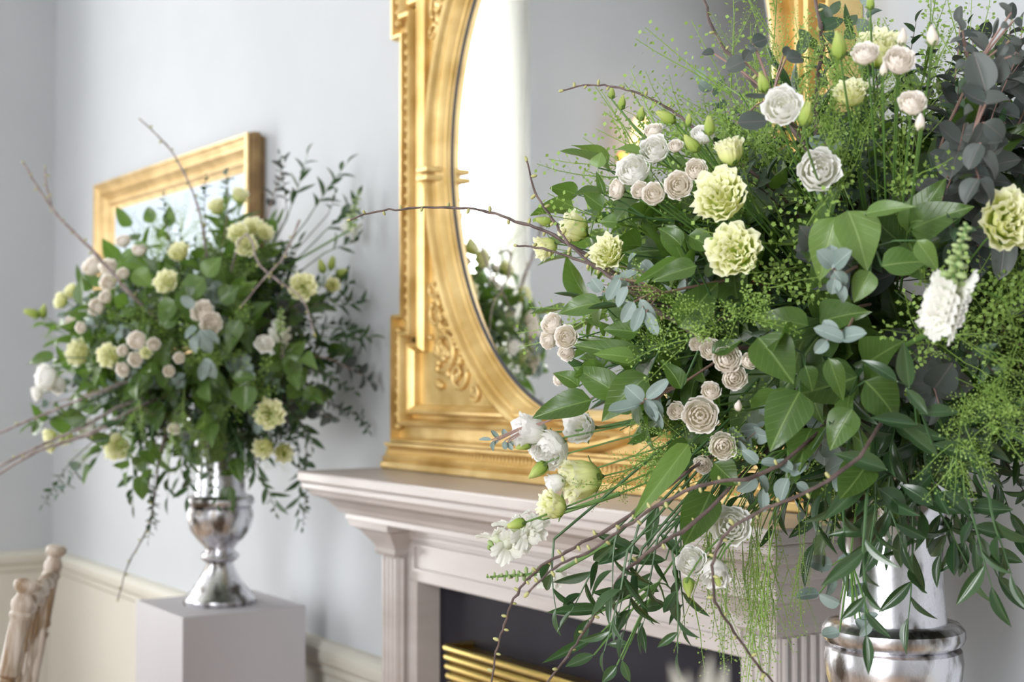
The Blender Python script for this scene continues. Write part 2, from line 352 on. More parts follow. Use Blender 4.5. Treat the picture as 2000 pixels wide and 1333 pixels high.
for s in (-1,1):
    xa,xb=sorted((CX+s*OPX,CX+s*PIX0)); g=G(); g.box((xa,YF,0),(xb,YW-.002,OPZ)); g.obj('jamb',M_stone,fp,bevel=.002)
    # fluted pilaster: front and outer side ribs
    xa,xb=sorted((CX+s*PIX0,CX+s*PIX1)); g=G(); g.box((xa,YP+.006,.0),(xb,YW-.002,1.16))
    pil=g.obj('pilaster',M_stone,fp,bevel=.001)
    n=4
    for i in range(n):
        x=xa+(xb-xa)*(i+.5)/n; g=G(); g.lathe([(.0058,.14),(.0058,1.125)],10,Matrix.Translation((x,YP+.006,0))); g.obj('rib',M_stone,pil,'auto')
    for i in range(7):
        y=YP+.016+i*.019
        if y>YW-.01: break
        for xs in ((xa,xb)):
            if xs==xa and s==-1 or xs==xb and s==1 or True:
                g=G(); g.lathe([(.0055,.14),(.0055,1.125)],8,Matrix.Translation((xs,y,0))); 
                if (xs-CX)*s>PIX1-.01 or y<YF-.004: g.obj('rib',M_stone,pil,'auto')
    cp=[(.004,1.128),(.010,1.135),(.006,1.142),(.010,1.15),(.026,1.17),(.034,1.18),(.048,1.186),(.05,1.20)]
    g=G(); vs=[];fs=[]
    for o,z in cp: vs+=[(xa-o,YW-.003,z),(xa-o,YP-o,z),(xb+o,YP-o,z),(xb+o,YW-.003,z)]
    for i in range(len(cp)-1):
        for k in range(3): fs.append((i*4+k,i*4+k+1,i*4+k+5,i*4+k+4))
    fs+=[(0,1,2,3),tuple((len(cp)-1)*4+k for k in range(4))]; g.add(vs,fs); g.obj('capital',M_stone,fp)
    g=G(); g.box((xa-.012,YP-.012,0),(xb+.012,YW-.003,.13)); g.obj('plinth_block',M_stone,fp,bevel=.003)
# hearth insert
ins=empty('fire_insert',(CX,1.54,0),'flat black slate panel filling the fireplace opening','fireplace')
g=G(); g.box((CX-OPX+.001,1.542,.0),(CX-.34,YW-.004,OPZ-.001)); g.box((CX+.34,1.542,.0),(CX+OPX-.001,YW-.004,OPZ-.001)); g.box((CX-.34,1.542,.93),(CX+.34,YW-.004,OPZ-.001)); g.obj('slate_panel',M_black,ins)
g=G(); g.box((CX-.34,1.585,0),(CX+.34,YW-.004,.93)); g.obj('fire_back',M_black,ins)
bf=empty('brass_fire_front',(CX,1.5,0),'polished brass ribbed fire front against the black slate panel','fireplace')
z=.968; hw=.345; yf=1.478
for i in range(8):
    r=.0075
    path=[(CX-hw+i*.0,1.541,z),(CX-hw,yf+i*.002,z),(CX+hw,yf+i*.002,z),(CX+hw,1.541,z)]
    g=G(); g.tube(path,r,10); g.obj('brass_bar',M_brass,bf,'auto'); z-=.0185
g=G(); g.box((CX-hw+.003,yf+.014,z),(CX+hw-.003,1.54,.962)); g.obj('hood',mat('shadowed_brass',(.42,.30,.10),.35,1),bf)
for s in (-1,1):
    g=G(); xx=CX+s*(hw-.01); g.box((xx-.016,yf+.006,0.0),(xx+.016,1.54,z+.004)); g.obj('side_post',M_brass,bf,bevel=.003)

# ------------------------------------------------------------------ gilt mirror
MZ0=1.301; MZ1=2.66; HW=.622; EAR=.662
mr_=empty('gilt_mirror',(CX,YW,MZ0),'large ornate gilt mirror with oval glass standing on the marble mantel shelf','mirror')
EZ1=1.635; EZ2=2.235
out=[(CX-EAR,MZ0+.055),(CX+EAR,MZ0+.055),(CX+EAR,EZ1),(CX+HW,EZ1),(CX+HW,EZ2),(CX+EAR,EZ2),(CX+EAR,MZ1),(CX-EAR,MZ1),(CX-EAR,EZ2),(CX-HW,EZ2),(CX-HW,EZ1),(CX-EAR,EZ1)]
OA,OB,OZ=.466,.535,1.955
def inset(path,d):
    n=len(path); r=[]
    P=[Vector(p) for p in path]
    for i in range(n):
        d0=(P[i]-P[i-1]).normalized(); d1=(P[(i+1)%n]-P[i]).normalized(); n0=Vector((-d0.y,d0.x)); n1=Vector((-d1.y,d1.x)); m_=(n0+n1).normalized(); m_/=m_.dot(n0)
        r.append(tuple(P[i]+m_*d))
    return r
# panel between outline and oval
def ray_poly(path,th):
    d=Vector((math.cos(th),math.sin(th))); c=Vector((CX,OZ)); best=None
    for i in range(len(path)):
        a=Vector(path[i])-c; b=Vector(path[(i+1)%len(path)])-c; e=b-a; den=d.x*e.y-d.y*e.x
        if abs(den)<1e-9: continue
        t=(a.x*e.y-a.y*e.x)/den; u=(a.x*d.y-a.y*d.x)/den
        if t>0 and -1e-6<=u<=1+1e-6 and (best is None or t<best): best=t
    return c+d*best
in0=inset(out,.045)
ths=set(2*PI*i/180 for i in range(180))
for p in in0: ths.add(math.atan2(p[1]-OZ,p[0]-CX)%(2*PI))
ths=sorted(ths); g=G(); vs=[];fs=[]
for th in ths:
    p=ray_poly(in0,th); e=(CX+(OA+.03)*math.cos(math.atan2(math.sin(th)/(OB+.03),math.cos(th)/(OA+.03))), OZ+(OB+.03)*math.sin(math.atan2(math.sin(th)/(OB+.03),math.cos(th)/(OA+.03))))
    ex,ez=e
    vs+=[(p.x,1.555,p.y),(ex,1.555,ez)]
n=len(ths)
for i in range(n): j=(i+1)%n; fs.append((2*i,2*j,2*j+1,2*i+1))
g.add(vs,fs); o=g.obj('spandrel_panel',M_gold,mr_)
# outer moulding, inner ridge
g=G(); g.sweep(out,[(0,YW-.003),(0,1.535),(.003,1.528),(.008,1.528),(.010,1.548),(.036,1.545),(.040,1.525),(.046,1.522),(.050,1.528),(.054,1.556)]); om=g.obj('outer_moulding',M_gold,mr_,'auto')
g=G(); g.sweep(inset(out,.062),[(0,1.556),(0,1.54),(.004,1.532),(.010,1.530),(.014,1.536),(.020,1.542),(.022,1.556)]); g.obj('inner_moulding',M_gold,mr_,'auto')
# base plinth
g=G(); g.box((CX-.675,1.512,MZ0),(CX+.675,YW-.003,MZ0+.016)); g.obj('base_plinth',M_gold,mr_,bevel=.003)
g=G(); g.sweep([(CX-.668,MZ0+.016),(CX+.668,MZ0+.016)],[(0,YW-.003),(0,1.518),(.008,1.512),(.012,1.52),(.03,1.526),(.034,1.518),(.04,1.518),(.04,YW-.003)],False); bm_=g.obj('base_moulding',M_gold,mr_,'auto')
# oval mouldings
def oval(d,n=120): return [(CX+(OA+d)*math.cos(2*PI*i/n),OZ+(OB+d)*math.sin(2*PI*i/n)) for i in range(n)]
g=G(); g.sweep(oval(.058),[(0,1.556),(0,1.540),(.004,1.529),(.011,1.523),(.018,1.527),(.021,1.538),(.026,1.541),(.032,1.540),(.037,1.547),(.042,1.556),(.047,1.557),(.050,1.564),(.0545,1.565)]); g.obj('oval_moulding',M_gold,mr_,'auto')
g=G(); g.sweep(oval(.004),[(0,1.564),(.009,1.569)]); g.obj('rebate',M_edge,mr_,'auto')
g=G(); n=120; g.add([(x,1.568,z) for x,z in oval(-.002)],[tuple(range(n))]); g.obj('mirror_glass',M_mir,mr_)
g=G(); g.box((CX-.6,1.575,MZ0+.06),(CX+.6,YW-.003,MZ1-.06)); g.obj('backing_board',M_edge,mr_)
# clasps on the oval at its widest points
for s in (-1,1):
    g=G()
    for dz in (-.012,.006): g.box((CX+s*(OA+.016),1.514,OZ-.035+dz),(CX+s*(OA+.062),1.556,OZ-.023+dz))
    g.obj('clasp',M_gold,mr_,bevel=.003)
# egg and dart beads
eg=G().ball((0,0,0),(.0115,.013,.0088),None,8,5).mesh('egg_bead',M_goldd,True)
pp=inset(out,.023); k=0
for i in range(len(pp)):
    a=Vector(pp[i]); b=Vector(pp[(i+1)%len(pp)]); L=(b-a).length
    if L<.08: continue
    n=int(L/.0235)
    if abs(a.y-b.y)<1e-4: continue
    for j in range(n):
        p=a+(b-a)*((j+.5)/n); 
        if p.y>2.45: continue
        new('egg_bead',eg,om,Matrix.Translation((p.x,1.541,p.y))); k+=1
eg2=G().ball((0,0,0),(.0042,.006,.010),None,6,4).mesh('dart_bead',M_goldd,True)
for j in range(104):
    new('dart_bead',eg2,bm_,Matrix.Translation((CX-.655+1.31*(j+.5)/104,1.523,MZ0+.037)))
# acanthus scrolls in the spandrels
def scroll(sx,sz):
    g=G(); c0=Vector((CX+sx*.47, OZ+sz*.40))
    def sp(cx,cz,r0,turn,a0,dirn,w):
        pts=[];rd=[]
        for i in range(26):
            t=i/25; a=a0+dirn*turn*2*PI*t; r=r0*(1-t)**.8+.003
            pts.append((cx+sx*r*math.cos(a),1.551-.004*t,cz+sz*r*math.sin(a))); rd.append(w*(1-.5*t))
        g.tube(pts,rd,7)
    sp(c0.x,c0.y+sz*.0,.042,1.3,PI*.4,1,.0075)
    sp(c0.x-sx*.055,c0.y+sz*.052,.030,1.2,PI*1.1,-1,.006)
    sp(c0.x+sx*.03,c0.y-sz*.075,.026,1.1,-PI*.3,1,.0055)
    sp(c0.x+sx*.045,c0.y-sz*.13,.018,1.0,PI*.9,-1,.0045)
    sp(c0.x-sx*.115,c0.y+sz*.085,.018,1.0,PI*.2,1,.0045)
    rr=random.Random(3)
    for i in range(46):
        a=rr.uniform(0,2*PI); q=rr.uniform(.0,.07); x=c0.x+q*math.cos(a); z=c0.y+q*math.sin(a)*1.2
        g.ball((x,1.551,z),(rr.uniform(.005,.012),.008,rr.uniform(.005,.014)),Matrix.Rotation(rr.uniform(0,PI),4,'Y'))
    for i in range(9):
        t=i/8; g.ball((c0.x+sx*(.02+.035*t),1.552,c0.y-sz*(.05+.2*t)),(.011*(1-.6*t),.006,.016*(1-.5*t)),Matrix.Rotation(sx*.4*(-1)**i,4,'Y'))
    g.obj('acanthus_scroll',M_gold,mr_,True)
for sx in (-1,1):
    for sz in (-1,1): scroll(sx,sz)

# ------------------------------------------------------------------ framed picture
PX0,PX1,PZ0,PZ1=-4.775,-3.50,1.50,2.152
pf=empty('framed_picture',((PX0+PX1)/2,YW,PZ0),'pale landscape picture in a moulded gilt frame on the wall behind the left flowers','picture')
pp=[(PX0,PZ0),(PX1,PZ0),(PX1,PZ1),(PX0,PZ1)]
g=G(); g.sweep(pp,[(.002,1.548),(.004,1.543),(.012,1.541),(.016,1.547),(.020,1.549),(.030,1.556),(.034,1.552),(.040,1.552),(.044,1.560),(.062,1.572),(.066,1.568),(.074,1.570),(.080,1.582),(.094,1.588)]); g.obj('moulding',M_pgold,pf,'auto')
g=G(); g.sweep(pp,[(.012,YW-.001),(.006,1.585),(.0,1.58),(.0,1.56),(.004,1.557),(.002,1.548)]); g.obj('frame_side',M_pside,pf,'auto')
M_art=mat('picture_paint',(.6,.7,.75),.6)
tc=nd(M_art,'ShaderNodeTexCoord'); sp=nd(M_art,'ShaderNodeSeparateXYZ'); lk(M_art,tc.outputs['Generated'],sp.inputs[0]); n=nd(M_art,'ShaderNodeTexNoise'); n.inputs['Scale'].default_value=3
ad=nd(M_art,'ShaderNodeMath',operation='MULTIPLY_ADD'); ad.inputs[1].default_value=.25; lk(M_art,n.outputs[0],ad.inputs[0]); lk(M_art,sp.outputs[2],ad.inputs[2])
r=nd(M_art,'ShaderNodeValToRGB'); r.color_ramp.elements[0].color=(.30,.38,.30,1); r.color_ramp.elements[1].color=(.46,.54,.62,1); r.color_ramp.elements[0].position=.2
x=r.color_ramp.elements.new(.45); x.color=(.40,.50,.55,1); x=r.color_ramp.elements.new(.8); x.color=(.52,.60,.66,1)
lk(M_art,ad.outputs[0],r.inputs[0]); lk(M_art,r.outputs[0],B(M_art).inputs['Base Color'])
G().box((PX0+.085,1.588,PZ0+.085),(PX1-.085,1.594,PZ1-.085)).obj('painting',M_art,pf)

# ------------------------------------------------------------------ plinths and vases
PT=.959; VL=(-3.21,1.35); VR=(-1.12,1.302)
def plinth(c,label):
    g=G(); h=.152; yb=min(c[1]+h,1.56)
    g.box((c[0]-h,c[1]-h,0),(c[0]+h,c[1]+h,PT)); o=g.obj('display_plinth',M_ped,None,bevel=.002,origin=(c[0],c[1],0)); tag(o,label,'plinth')
plinth(VL,'square white plinth carrying the left silver vase')
plinth(VR,'square white plinth carrying the nearer right silver vase')
vprof_body=[(.001,0),(.084,0),(.086,.004),(.085,.012),(.081,.016),(.076,.022),(.063,.036),(.050,.055),(.040,.073),(.033,.088),(.031,.096),(.036,.100),(.044,.106),(.046,.112),(.043,.118),(.035,.123),(.034,.128),(.040,.138),(.056,.155),(.070,.174),(.077,.195),(.079,.212),(.077,.226),(.072,.230),(.066,.231),(.055,.231)]
vring=[(.055,.234),(.070,.235),(.078,.240),(.0815,.247),(.0805,.256),(.075,.262),(.066,.264),(.060,.264),(.055,.264)]
vneck=[(.050,.264),(.061,.264),(.059,.28),(.057,.31),(.057,.35),(.060,.385),(.066,.415),(.078,.438),(.082,.443),(.083,.447),(.080,.449),(.074,.437),(.062,.412),(.055,.38),(.052,.3),(.001,.29)]
def vase(c,label):
    v=empty('silver_vase',(c[0],c[1],PT),label,'vase'); T=Matrix.Translation((c[0],c[1],PT))
    for nme,p in (('foot_and_bowl',vprof_body),('collar_ring',vring),('flared_neck',vneck)):
        G().lathe(p,64,T if nme=='foot_and_bowl' else Matrix.Translation((c[0],c[1],PT-.006)),caps=False).obj(nme,M_silver,v,'auto')
    return v
vase(VL,'silver urn vase on the left plinth beside the mantel'); vase(VR,'silver urn vase in right foreground under the large bouquet')

# ------------------------------------------------------------------ chair
def chair():
    p1=at(50,1150,2.5); p2=at(109,1080,3.0); p2.z=p1.z
    # back posts lean: bottoms move to -RT
    u=(p2-p1); u.z=0; Wd=u.length; u.normalize(); f=Vector((0,0,1)).cross(u).normalized()
    if f.dot(RT)>0: f=-f
    c=(p1+p2)/2; root=empty('banqueting_chair',(c.x+f.x*.22,c.y+f.y*.22,0),'limewashed turned wood banqueting chair at bottom left before the cream dado','chair')
    lean=f*.185-Vector((0,0,1)); lean.normalize(); ztop=p1.z
    Lp=ztop/abs(lean.z)
    def along(p): 
        z=-lean; x=z.orthogonal().normalized(); y=z.cross(x); M=Matrix((x,y,z)).transposed().to_4x4(); M.translation=p; return M
    pf=[(.0165,-Lp+.002),(.0155,-.50),(.0165,-.34),(.018,-.335),(.014,-.328),(.018,-.32),(.0165,-.313),(.0155,-.18),(.0185,-.174),(.0185,-.168),(.014,-.163),(.014,-.158),(.0185,-.152),(.0185,-.146),(.0165,-.14),(.016,-.075),(.0155,-.055),(.0185,-.050),(.0195,-.046),(.0165,-.040),(.0180,-.034),(.0195,-.028),(.0185,-.022),(.0130,-.012),(.0125,-.008),(.0195,-.001),(.0215,.005),(.0205,.012),(.015,.016),(.001,.017)]
    for p in (p1,p2): G().lathe(pf,24,along(p)).obj('back_post',M_lime,root,'auto')
    # twisted top rail
    a=p1+lean*.05; b=p2+lean*.05
    def twist(a,b,r,name,turns):
        g=G(); n=90; d=b-a; t=d.normalized(); x=lean.cross(t).normalized(); y=t.cross(x); vs=[];fs=[];m=18
        for i in range(n+1):
            q=i/n; env=r*(.75+.25*math.sin(PI*q))
            for k in range(m):
                an=2*PI*k/m; rr=env*(1+.22*math.cos(2*an-turns*2*PI*q)); vs.append(a+d*q+(x*math.cos(an)+y*math.sin(an))*rr)
        for i in range(n):
            for k in range(m): fs.append((i*m+k,i*m+(k+1)%m,(i+1)*m+(k+1)%m,(i+1)*m+k))
        g.add(vs,fs).obj(name,M_lime,root,'auto')
    twist(a,b,.016,'top_rail',5)
    a2=p1+lean*.42; b2=p2+lean*.42; twist(a2,b2,.011,'lower_rail',.01)
    for i in range(1,6):
        q=i/6; s=a+(b-a)*q; pr=[]
        for k in range(38):
            z=-.37+.37*k/37; ph=k%6; pr.append((.0078 if ph not in (4,5) else .0108, z))
        G().lathe(pr,12,along(s)).obj('spindle',M_lime,root,'auto')
    # seat and front legs
    s1=p1+lean*(ztop-.46)/abs(lean.z); s2=p2+lean*(ztop-.46)/abs(lean.z)
    q=[s1,s2,s2+f*.40,s1+f*.40]; g=G(); g.add([v+Vector((0,0,0)) for v in q]+[v+Vector((0,0,.035)) for v in q],[(0,1,2,3),(4,5,6,7),(0,1,5,4),(1,2,6,5),(2,3,7,6),(3,0,4,7)]); g.obj('seat',M_lime,root,bevel=.01)
    for v in (q[2],q[3]): G().lathe([(.013,0),(.016,.2),(.018,.21),(.015,.22),(.016,.46)],20,Matrix.Translation((v.x,v.y,0))).obj('front_leg',M_lime,root,'auto')
chair()

# ================================================================== FLOWERS AND FOLIAGE
# ---- leaf meshes: base at origin, +Y to the tip (length 1), X across (full width 1), +Z upper face
def leaf_mesh(name, mat_, shape, curl=.12, fold=.15, wave=0, nu=4, nv=8, seed=0):
    vs=[];uv=[];fs=[]; rr=random.Random(seed); ph=rr.uniform(0,6)
    for j in range(nv+1):
        v=j/nv
        if shape=='ovate': w=max(0,math.sin(PI*v**.72))**.75*(1-.35*v)*1.18
        elif shape=='lance': w=max(0,math.sin(PI*v**.85))**.95
        elif shape=='round': w=max(0,math.sin(PI*min(1,v**.88)))**.52
        else: w=max(0,math.sin(PI*v**.8))**.8
        if j==0: w=.03
        if j==nv: w=.012
        for i in range(nu+1):
            s=-1+2*i/nu; x=.5*w*s
            z=fold*abs(x)-curl*(v-.15)**2*1.6+curl*.05+wave*math.sin(v*9+ph+s*1.4)*abs(s)*.5
            vs.append((x,v,z)); uv.append((.5+.5*s*w,v))
    for j in range(nv):
        for i in range(nu):
            a=j*(nu+1)+i; fs.append((a,a+1,a+nu+2,a+nu+1))
    return mk(name,vs,fs,mat_,True,uv)
def variants(nm,m,shape,opts,**k): return [leaf_mesh(nm,m,shape,c,f,w,seed=i,**k) for i,(c,f,w) in enumerate(opts)]
LM={
 'salal':variants('broad_leaf',L_salal,'ovate',[(.16,.26,.06),(.32,.18,.08),(-.16,.34,.06),(.45,.3,.05)],nu=6,nv=10),
 'light':variants('light_leaf',L_salalL,'ovate',[(.18,.24,.06),(.34,.22,.08)],nu=6,nv=10),
 'ruscus':variants('narrow_leaf',L_ruscus,'lance',[(.15,.35,.01),(.3,.3,.02),(-.15,.4,.01)]),
 'euc':variants('round_leaf',L_euc,'round',[(.1,.3,.03),(.35,.3,.05),(-.25,.4,.04),(.2,.5,.03)],nv=9),
 'eucd':variants('dark_round_leaf',L_eucd,'round',[(.1,.3,.03),(.35,.3,.05),(-.25,.4,.04),(.2,.5,.03)],nv=9),
 'small':variants('small_leaf',L_small,'mid',[(.1,.3,.01),(.25,.3,.02)],nu=2,nv=6)}
CORE={}
def orient(d,nrm):
    d=Vector(d).normalized(); n=Vector(nrm); n=(n-d*n.dot(d))
    if n.length<1e-4: n=d.orthogonal()
    n.normalize(); x=d.cross(n); return x,d,n
def leafM(base,d,nrm,L,Wd):
    x,y,z=orient(d,nrm); s=(L+Wd)/2
    M=Matrix(((x.x*Wd,y.x*L,z.x*s,base.x),(x.y*Wd,y.y*L,z.y*s,base.y),(x.z*Wd,y.z*L,z.z*s,base.z),(0,0,0,1)))
    return M
YMAX=1.565
def wallsafe(p,d,L):
    """keep leaf tip in front of the wall"""
    if p.y>YMAX: p.y=YMAX-.002
    if p.y+d.y*L>YMAX:
        d=d.copy(); d.y=max(-1,(YMAX-p.y)/L*.8); d.normalize()
    return p,d
# ---- fine pennycress sprigs as shared meshes (length 1 along +Z)
def penny_mesh(seed, hang=False):
    rr=random.Random(seed); g=G()
    def pod(p,d,s):
        x,y,z=orient(d,(rr.uniform(-1,1),rr.uniform(-1,1),rr.uniform(-1,1)))
        g.add([p, p+y*s*.5+x*s*.42, p+y*s, p+y*s*.5-x*s*.42],[(0,1,2,3)])
    def branch(p0,d,L,n,s):
        pts=[p0]; dd=Vector(d).normalized()
        for i in range(5):
            dd=(dd+Vector((rr.uniform(-.15,.15),rr.uniform(-.15,.15),.06 if not hang else .0))).normalized(); pts.append(pts[-1]+dd*L/5)
        g.tube(pts,[.005,.0045,.004,.003,.0025,.002],3)
        for i in range(n):
            t=(.12+.88*i/n)*5; k=min(4,int(t)); p=pts[k].lerp(pts[k+1],t-k); a=i*2.4
            ax=(pts[k+1]-pts[k]).normalized(); o=ax.orthogonal().normalized(); o=Matrix.Rotation(a,3,ax)@o
            e=p+(o*.85+ax*.45).normalized()*s*1.25
            g.add([p,p+ax*.003,e],[(0,1,2)])
            pod(e,(o+ax*.3),s)
        return pts
    main=branch(Vector((0,0,0)),(0,0,1),1,40 if not hang else 48,.024 if not hang else .018)
    for i in range(7 if not hang else 3):
        k=rr.randint(1,3); p=main[k]; a=rr.uniform(0,2*PI); sp_=.75 if not hang else .22
        branch(p,(math.cos(a)*sp_,math.sin(a)*sp_,1),rr.uniform(.4,.62),28,.024 if not hang else .018)
    return g.mesh('seed_pods',L_thl,False)
PEN=[penny_mesh(i) for i in range(6)]; PENH=[penny_mesh(20+i,True) for i in range(4)]
def tube_obj(name,pts,rad,m,parent,n=6):
    return G().tube(pts,rad,n).obj(name,m,parent,'auto')
def curve(p0,d0,L,droop=0,n=7,rr=R_,wig=.08):
    pts=[Vector(p0)]; d=Vector(d0).normalized()
    for i in range(n):
        d=(d+Vector((rr.uniform(-wig,wig),rr.uniform(-wig,wig),rr.uniform(-wig,wig)-droop/n))).normalized(); q=pts[-1]+d*L/n
        if q.y>YMAX: q.y=YMAX-.004
        pts.append(q)
    return pts
SPEC={ # name, category, leaf count per metre, leaf len, width ratio, stem radius, stem mat, leaf spread
 'salal':('broad_leaf_branch',34,.075,.62,.0016,M_stemd,.75),
 'light':('light_leaf_branch',36,.06,.55,.0014,M_stem,.75),
 'ruscus':('ruscus_branch',62,.060,.30,.0013,M_stemd,.7),
 'euc':('eucalyptus_sprig',85,.032,.82,.0010,M_estem,.9),
 'eucd':('dark_eucalyptus_sprig',70,.042,.72,.0013,M_estem,.9),
 'small':('small_leaf_sprig',110,.026,.48,.0010,M_twig,.85)}
FLW=[]
def blocked(p,q,pad=4):
    for P in (p.lerp(q,.4),q):
        x,y,z=px_of(P)
        for fx,fy,fr,fz in FLW:
            if abs(x-fx)<fr+pad and abs(y-fy)<fr+pad and (x-fx)**2+(y-fy)**2<(fr+pad)**2 and z<fz+.03: return True
    return False
def sprig(kind,base,d,L,label,group,droop=.2,scale=1,centre=None,root_to=None):
    nm,dens,ll,wr,sr,sm,spread=SPEC[kind]
    pts=curve(base,d,L,droop); root=empty(nm,pts[0],label,'foliage',group)
    pre=[] if root_to is None else [Vector(root_to),Vector(root_to).lerp(pts[0]-(pts[1]-pts[0])*2,.6)]
    tube_obj('stem',pre+pts,[sr*1.3]*len(pre)+[sr*(1.2-.8*i/(len(pts)-1)) for i in range(len(pts))],sm,root,5)
    n=max(4,int(L*dens)); ph=R_.uniform(0,6); ms=LM[kind]
    for i in range(n):
        t=(.18+.82*(i+.5)/n)*(len(pts)-1); k=min(len(pts)-2,int(t)); p=pts[k].lerp(pts[k+1],t-k); ax=(pts[k+1]-pts[k]).normalized()
        if i==n-1: p=pts[-1].copy()
        a=ph+(i*2.4 if kind not in('euc','eucd') else (i//2)*PI/2+(i%2)*PI)
        o=Matrix.Rotation(a,3,ax)@ax.orthogonal().normalized()
        sp_=spread if i<n-1 else .1
        dd=(ax*(1-sp_*.6)+o*sp_).normalized(); s=scale*R_.uniform(.75,1.15)*(1-.35*(i/n)**2)
        Ln=ll*s; out=(p-centre).normalized() if centre is not None else Vector((0,0,1))
        nrm=out*.9+Vector((-.25,-.25,.5))+ax*.6+Vector((R_.uniform(-.5,.5),R_.uniform(-.5,.5),R_.uniform(-.5,.5)))
        p,dd=wallsafe(p.copy(),dd,Ln)
        if blocked(p,p+dd*Ln): continue
        new('leaf',R_.choice(ms),root,leafM(p,dd,nrm,Ln,Ln*wr*R_.uniform(.85,1.1)))
    return root
def penny(base,d,L,label,group,hang=False,root_to=None):
    root=empty('pennycress_sprig',base,label,'foliage',group)
    z=Vector(d).normalized(); 
    tip=base+z*L
    if tip.y>YMAX-.03: z.y=(YMAX-.04-base.y)/L; z.normalize()
    x=Matrix.Rotation(R_.uniform(0,6),3,z)@z.orthogonal().normalized(); y=z.cross(x)
    M=Matrix((x*L,y*L,z*L)).transposed().to_4x4(); M.translation=base
    if root_to is not None: tube_obj('stem',[Vector(root_to),Vector(root_to).lerp(base-z*.04,.6),base],.0007,M_stem,root,4)
    o=new('seed_pods',R_.choice(PENH if hang else PEN),root,M); o['kind']='stuff'
    return root

# ---- petals in bloom coordinates (axis +Z, petal centred on +X, bloom radius 1)
def interp(pr,t):
    t=t*(len(pr)-1); k=min(len(pr)-2,int(t)); f=t-k
    p0=pr[max(k-1,0)];p1=pr[k];p2=pr[k+1];p3=pr[min(k+2,len(pr)-1)]
    return [.5*((2*p1[i])+(-p0[i]+p2[i])*f+(2*p0[i]-5*p1[i]+4*p2[i]-p3[i])*f*f+(-p0[i]+3*p1[i]-3*p2[i]+p3[i])*f**3) for i in (0,1)]
def petal_mesh(name,m,prof,W_,ruf=.06,fringe=0,nu=8,nv=8,seed=0,tipcut=.2):
    rr=random.Random(seed); ph=rr.uniform(0,6); ph2=rr.uniform(0,6); vs=[];uv=[];fs=[]
    for j in range(nv+1):
        for i in range(nu+1):
            s=-1+2*i/nu; vm=1-tipcut*abs(s)**2.6
            v=j/nv*vm
            if j==nv and fringe: v=min(1.0,v*(1-fringe*rr.random()))
            r,h=interp(prof,v); w=W_*(.35+.65*math.sin(min(1,v*1.25)*PI/2))
            a=w*s; rf=ruf*v**3
            r+=rf*math.sin(s*6.2+ph)+rf*.6*math.sin(s*14+ph2); h+=rf*.7*math.sin(s*7.5+ph2)
            r*=1+.05*s
            vs.append((r*math.cos(a),r*math.sin(a),h)); uv.append((.5+.5*s,v))
    for j in range(nv):
        for i in range(nu):
            a=j*(nu+1)+i; fs.append((a,a+1,a+nu+2,a+nu+1))
    return mk(name,vs,fs,m,True,uv)
LIS=[[(.06,-.85),(.5,-.70),(.86,-.32),(.94,.04),(1.10,.16)],[(.06,-.8),(.44,-.62),(.74,-.2),(.80,.16),(.98,.34)],[(.05,-.7),(.34,-.52),(.56,-.12),(.58,.24),(.76,.46)],[(.04,-.65),(.24,-.45),(.38,-.05),(.37,.3),(.50,.54)],[(.03,-.6),(.12,-.4),(.20,0),(.18,.34),(.26,.52)]]
LIS_=[[(.06,-.85),(.5,-.68),(.84,-.28),(.92,.08),(1.14,.24)],[(.06,-.8),(.42,-.6),(.68,-.15),(.72,.22),(.92,.42)],[(.05,-.7),(.3,-.5),(.47,-.1),(.46,.28),(.62,.5)],[(.03,-.6),(.16,-.4),(.27,0),(.22,.32),(.34,.5)]]
ROS=[[(.08,-.78),(.6,-.68),(.96,-.22),(.98,.12),(1.08,.2)],[(.06,-.7),(.52,-.6),(.84,-.15),(.80,.25),(.84,.36)],[(.05,-.6),(.42,-.5),(.66,-.05),(.60,.32),(.60,.42)],[(.04,-.5),(.3,-.4),(.46,0),(.38,.36),(.36,.47)],[(.03,-.4),(.15,-.3),(.27,.1),(.18,.38),(.15,.48)]]
CUP=[[(.06,-1.0),(.42,-.85),(.70,-.35),(.72,.1),(.90,.42)],[(.05,-.95),(.36,-.8),(.58,-.3),(.56,.2),(.68,.55)],[(.04,-.9),(.25,-.7),(.38,-.2),(.33,.3),(.42,.6)]]
BUD=[[(.05,-1.0),(.42,-.8),(.52,-.2),(.36,.4),(.10,.92)],[(.04,-.9),(.3,-.7),(.36,-.1),(.24,.5),(.05,1.0)]]
def kit(nm,m,rings,counts,W_,ruf,fringe,nvv=2,**k):
    return dict(name=nm,rings=[[petal_mesh('petal',m,r,W_[i],ruf,fringe,seed=i*7+q,**k) for q in range(nvv)] for i,r in enumerate(rings)],counts=counts)
KIT={
 'lisY':kit('lisianthus',P_yel,LIS,[5,5,5,4,3],[.84,.9,1.0,1.1,1.3],.13,.07,3,nu=18,tipcut=.12),
 'lisW':kit('lisianthus',P_wht,ROS,[4,4,4,3,2],[1.0,1.05,1.1,1.25,1.5],.08,.0,3,nu=12,tipcut=.14),
 'cupY':kit('lisianthus',P_yel,CUP,[5,5,3],[.8,.85,1.1],.14,.07,3,nu=20,tipcut=.12),
 'cupW':kit('lisianthus',P_wht,CUP,[5,5,3],[.8,.85,1.1],.07,0,3,nu=10),
 'rose':kit('spray_rose',P_crm,ROS,[5,5,4,4,3],[.80,.84,1.0,1.0,1.3],.055,.02,4,nu=12,tipcut=.12),
 'roseW':kit('spray_rose',P_wht,ROS,[5,5,4,4,3],[.80,.84,1.0,1.0,1.3],.055,.0,4,nu=12,tipcut=.12),
 'bud':kit('flower_bud',P_grn,BUD,[4,3],[1.0,1.2],.03,0,2,nu=6),
 'budW':kit('flower_bud',P_crm,BUD,[4,3],[1.0,1.2],.03,0,2,nu=6)}
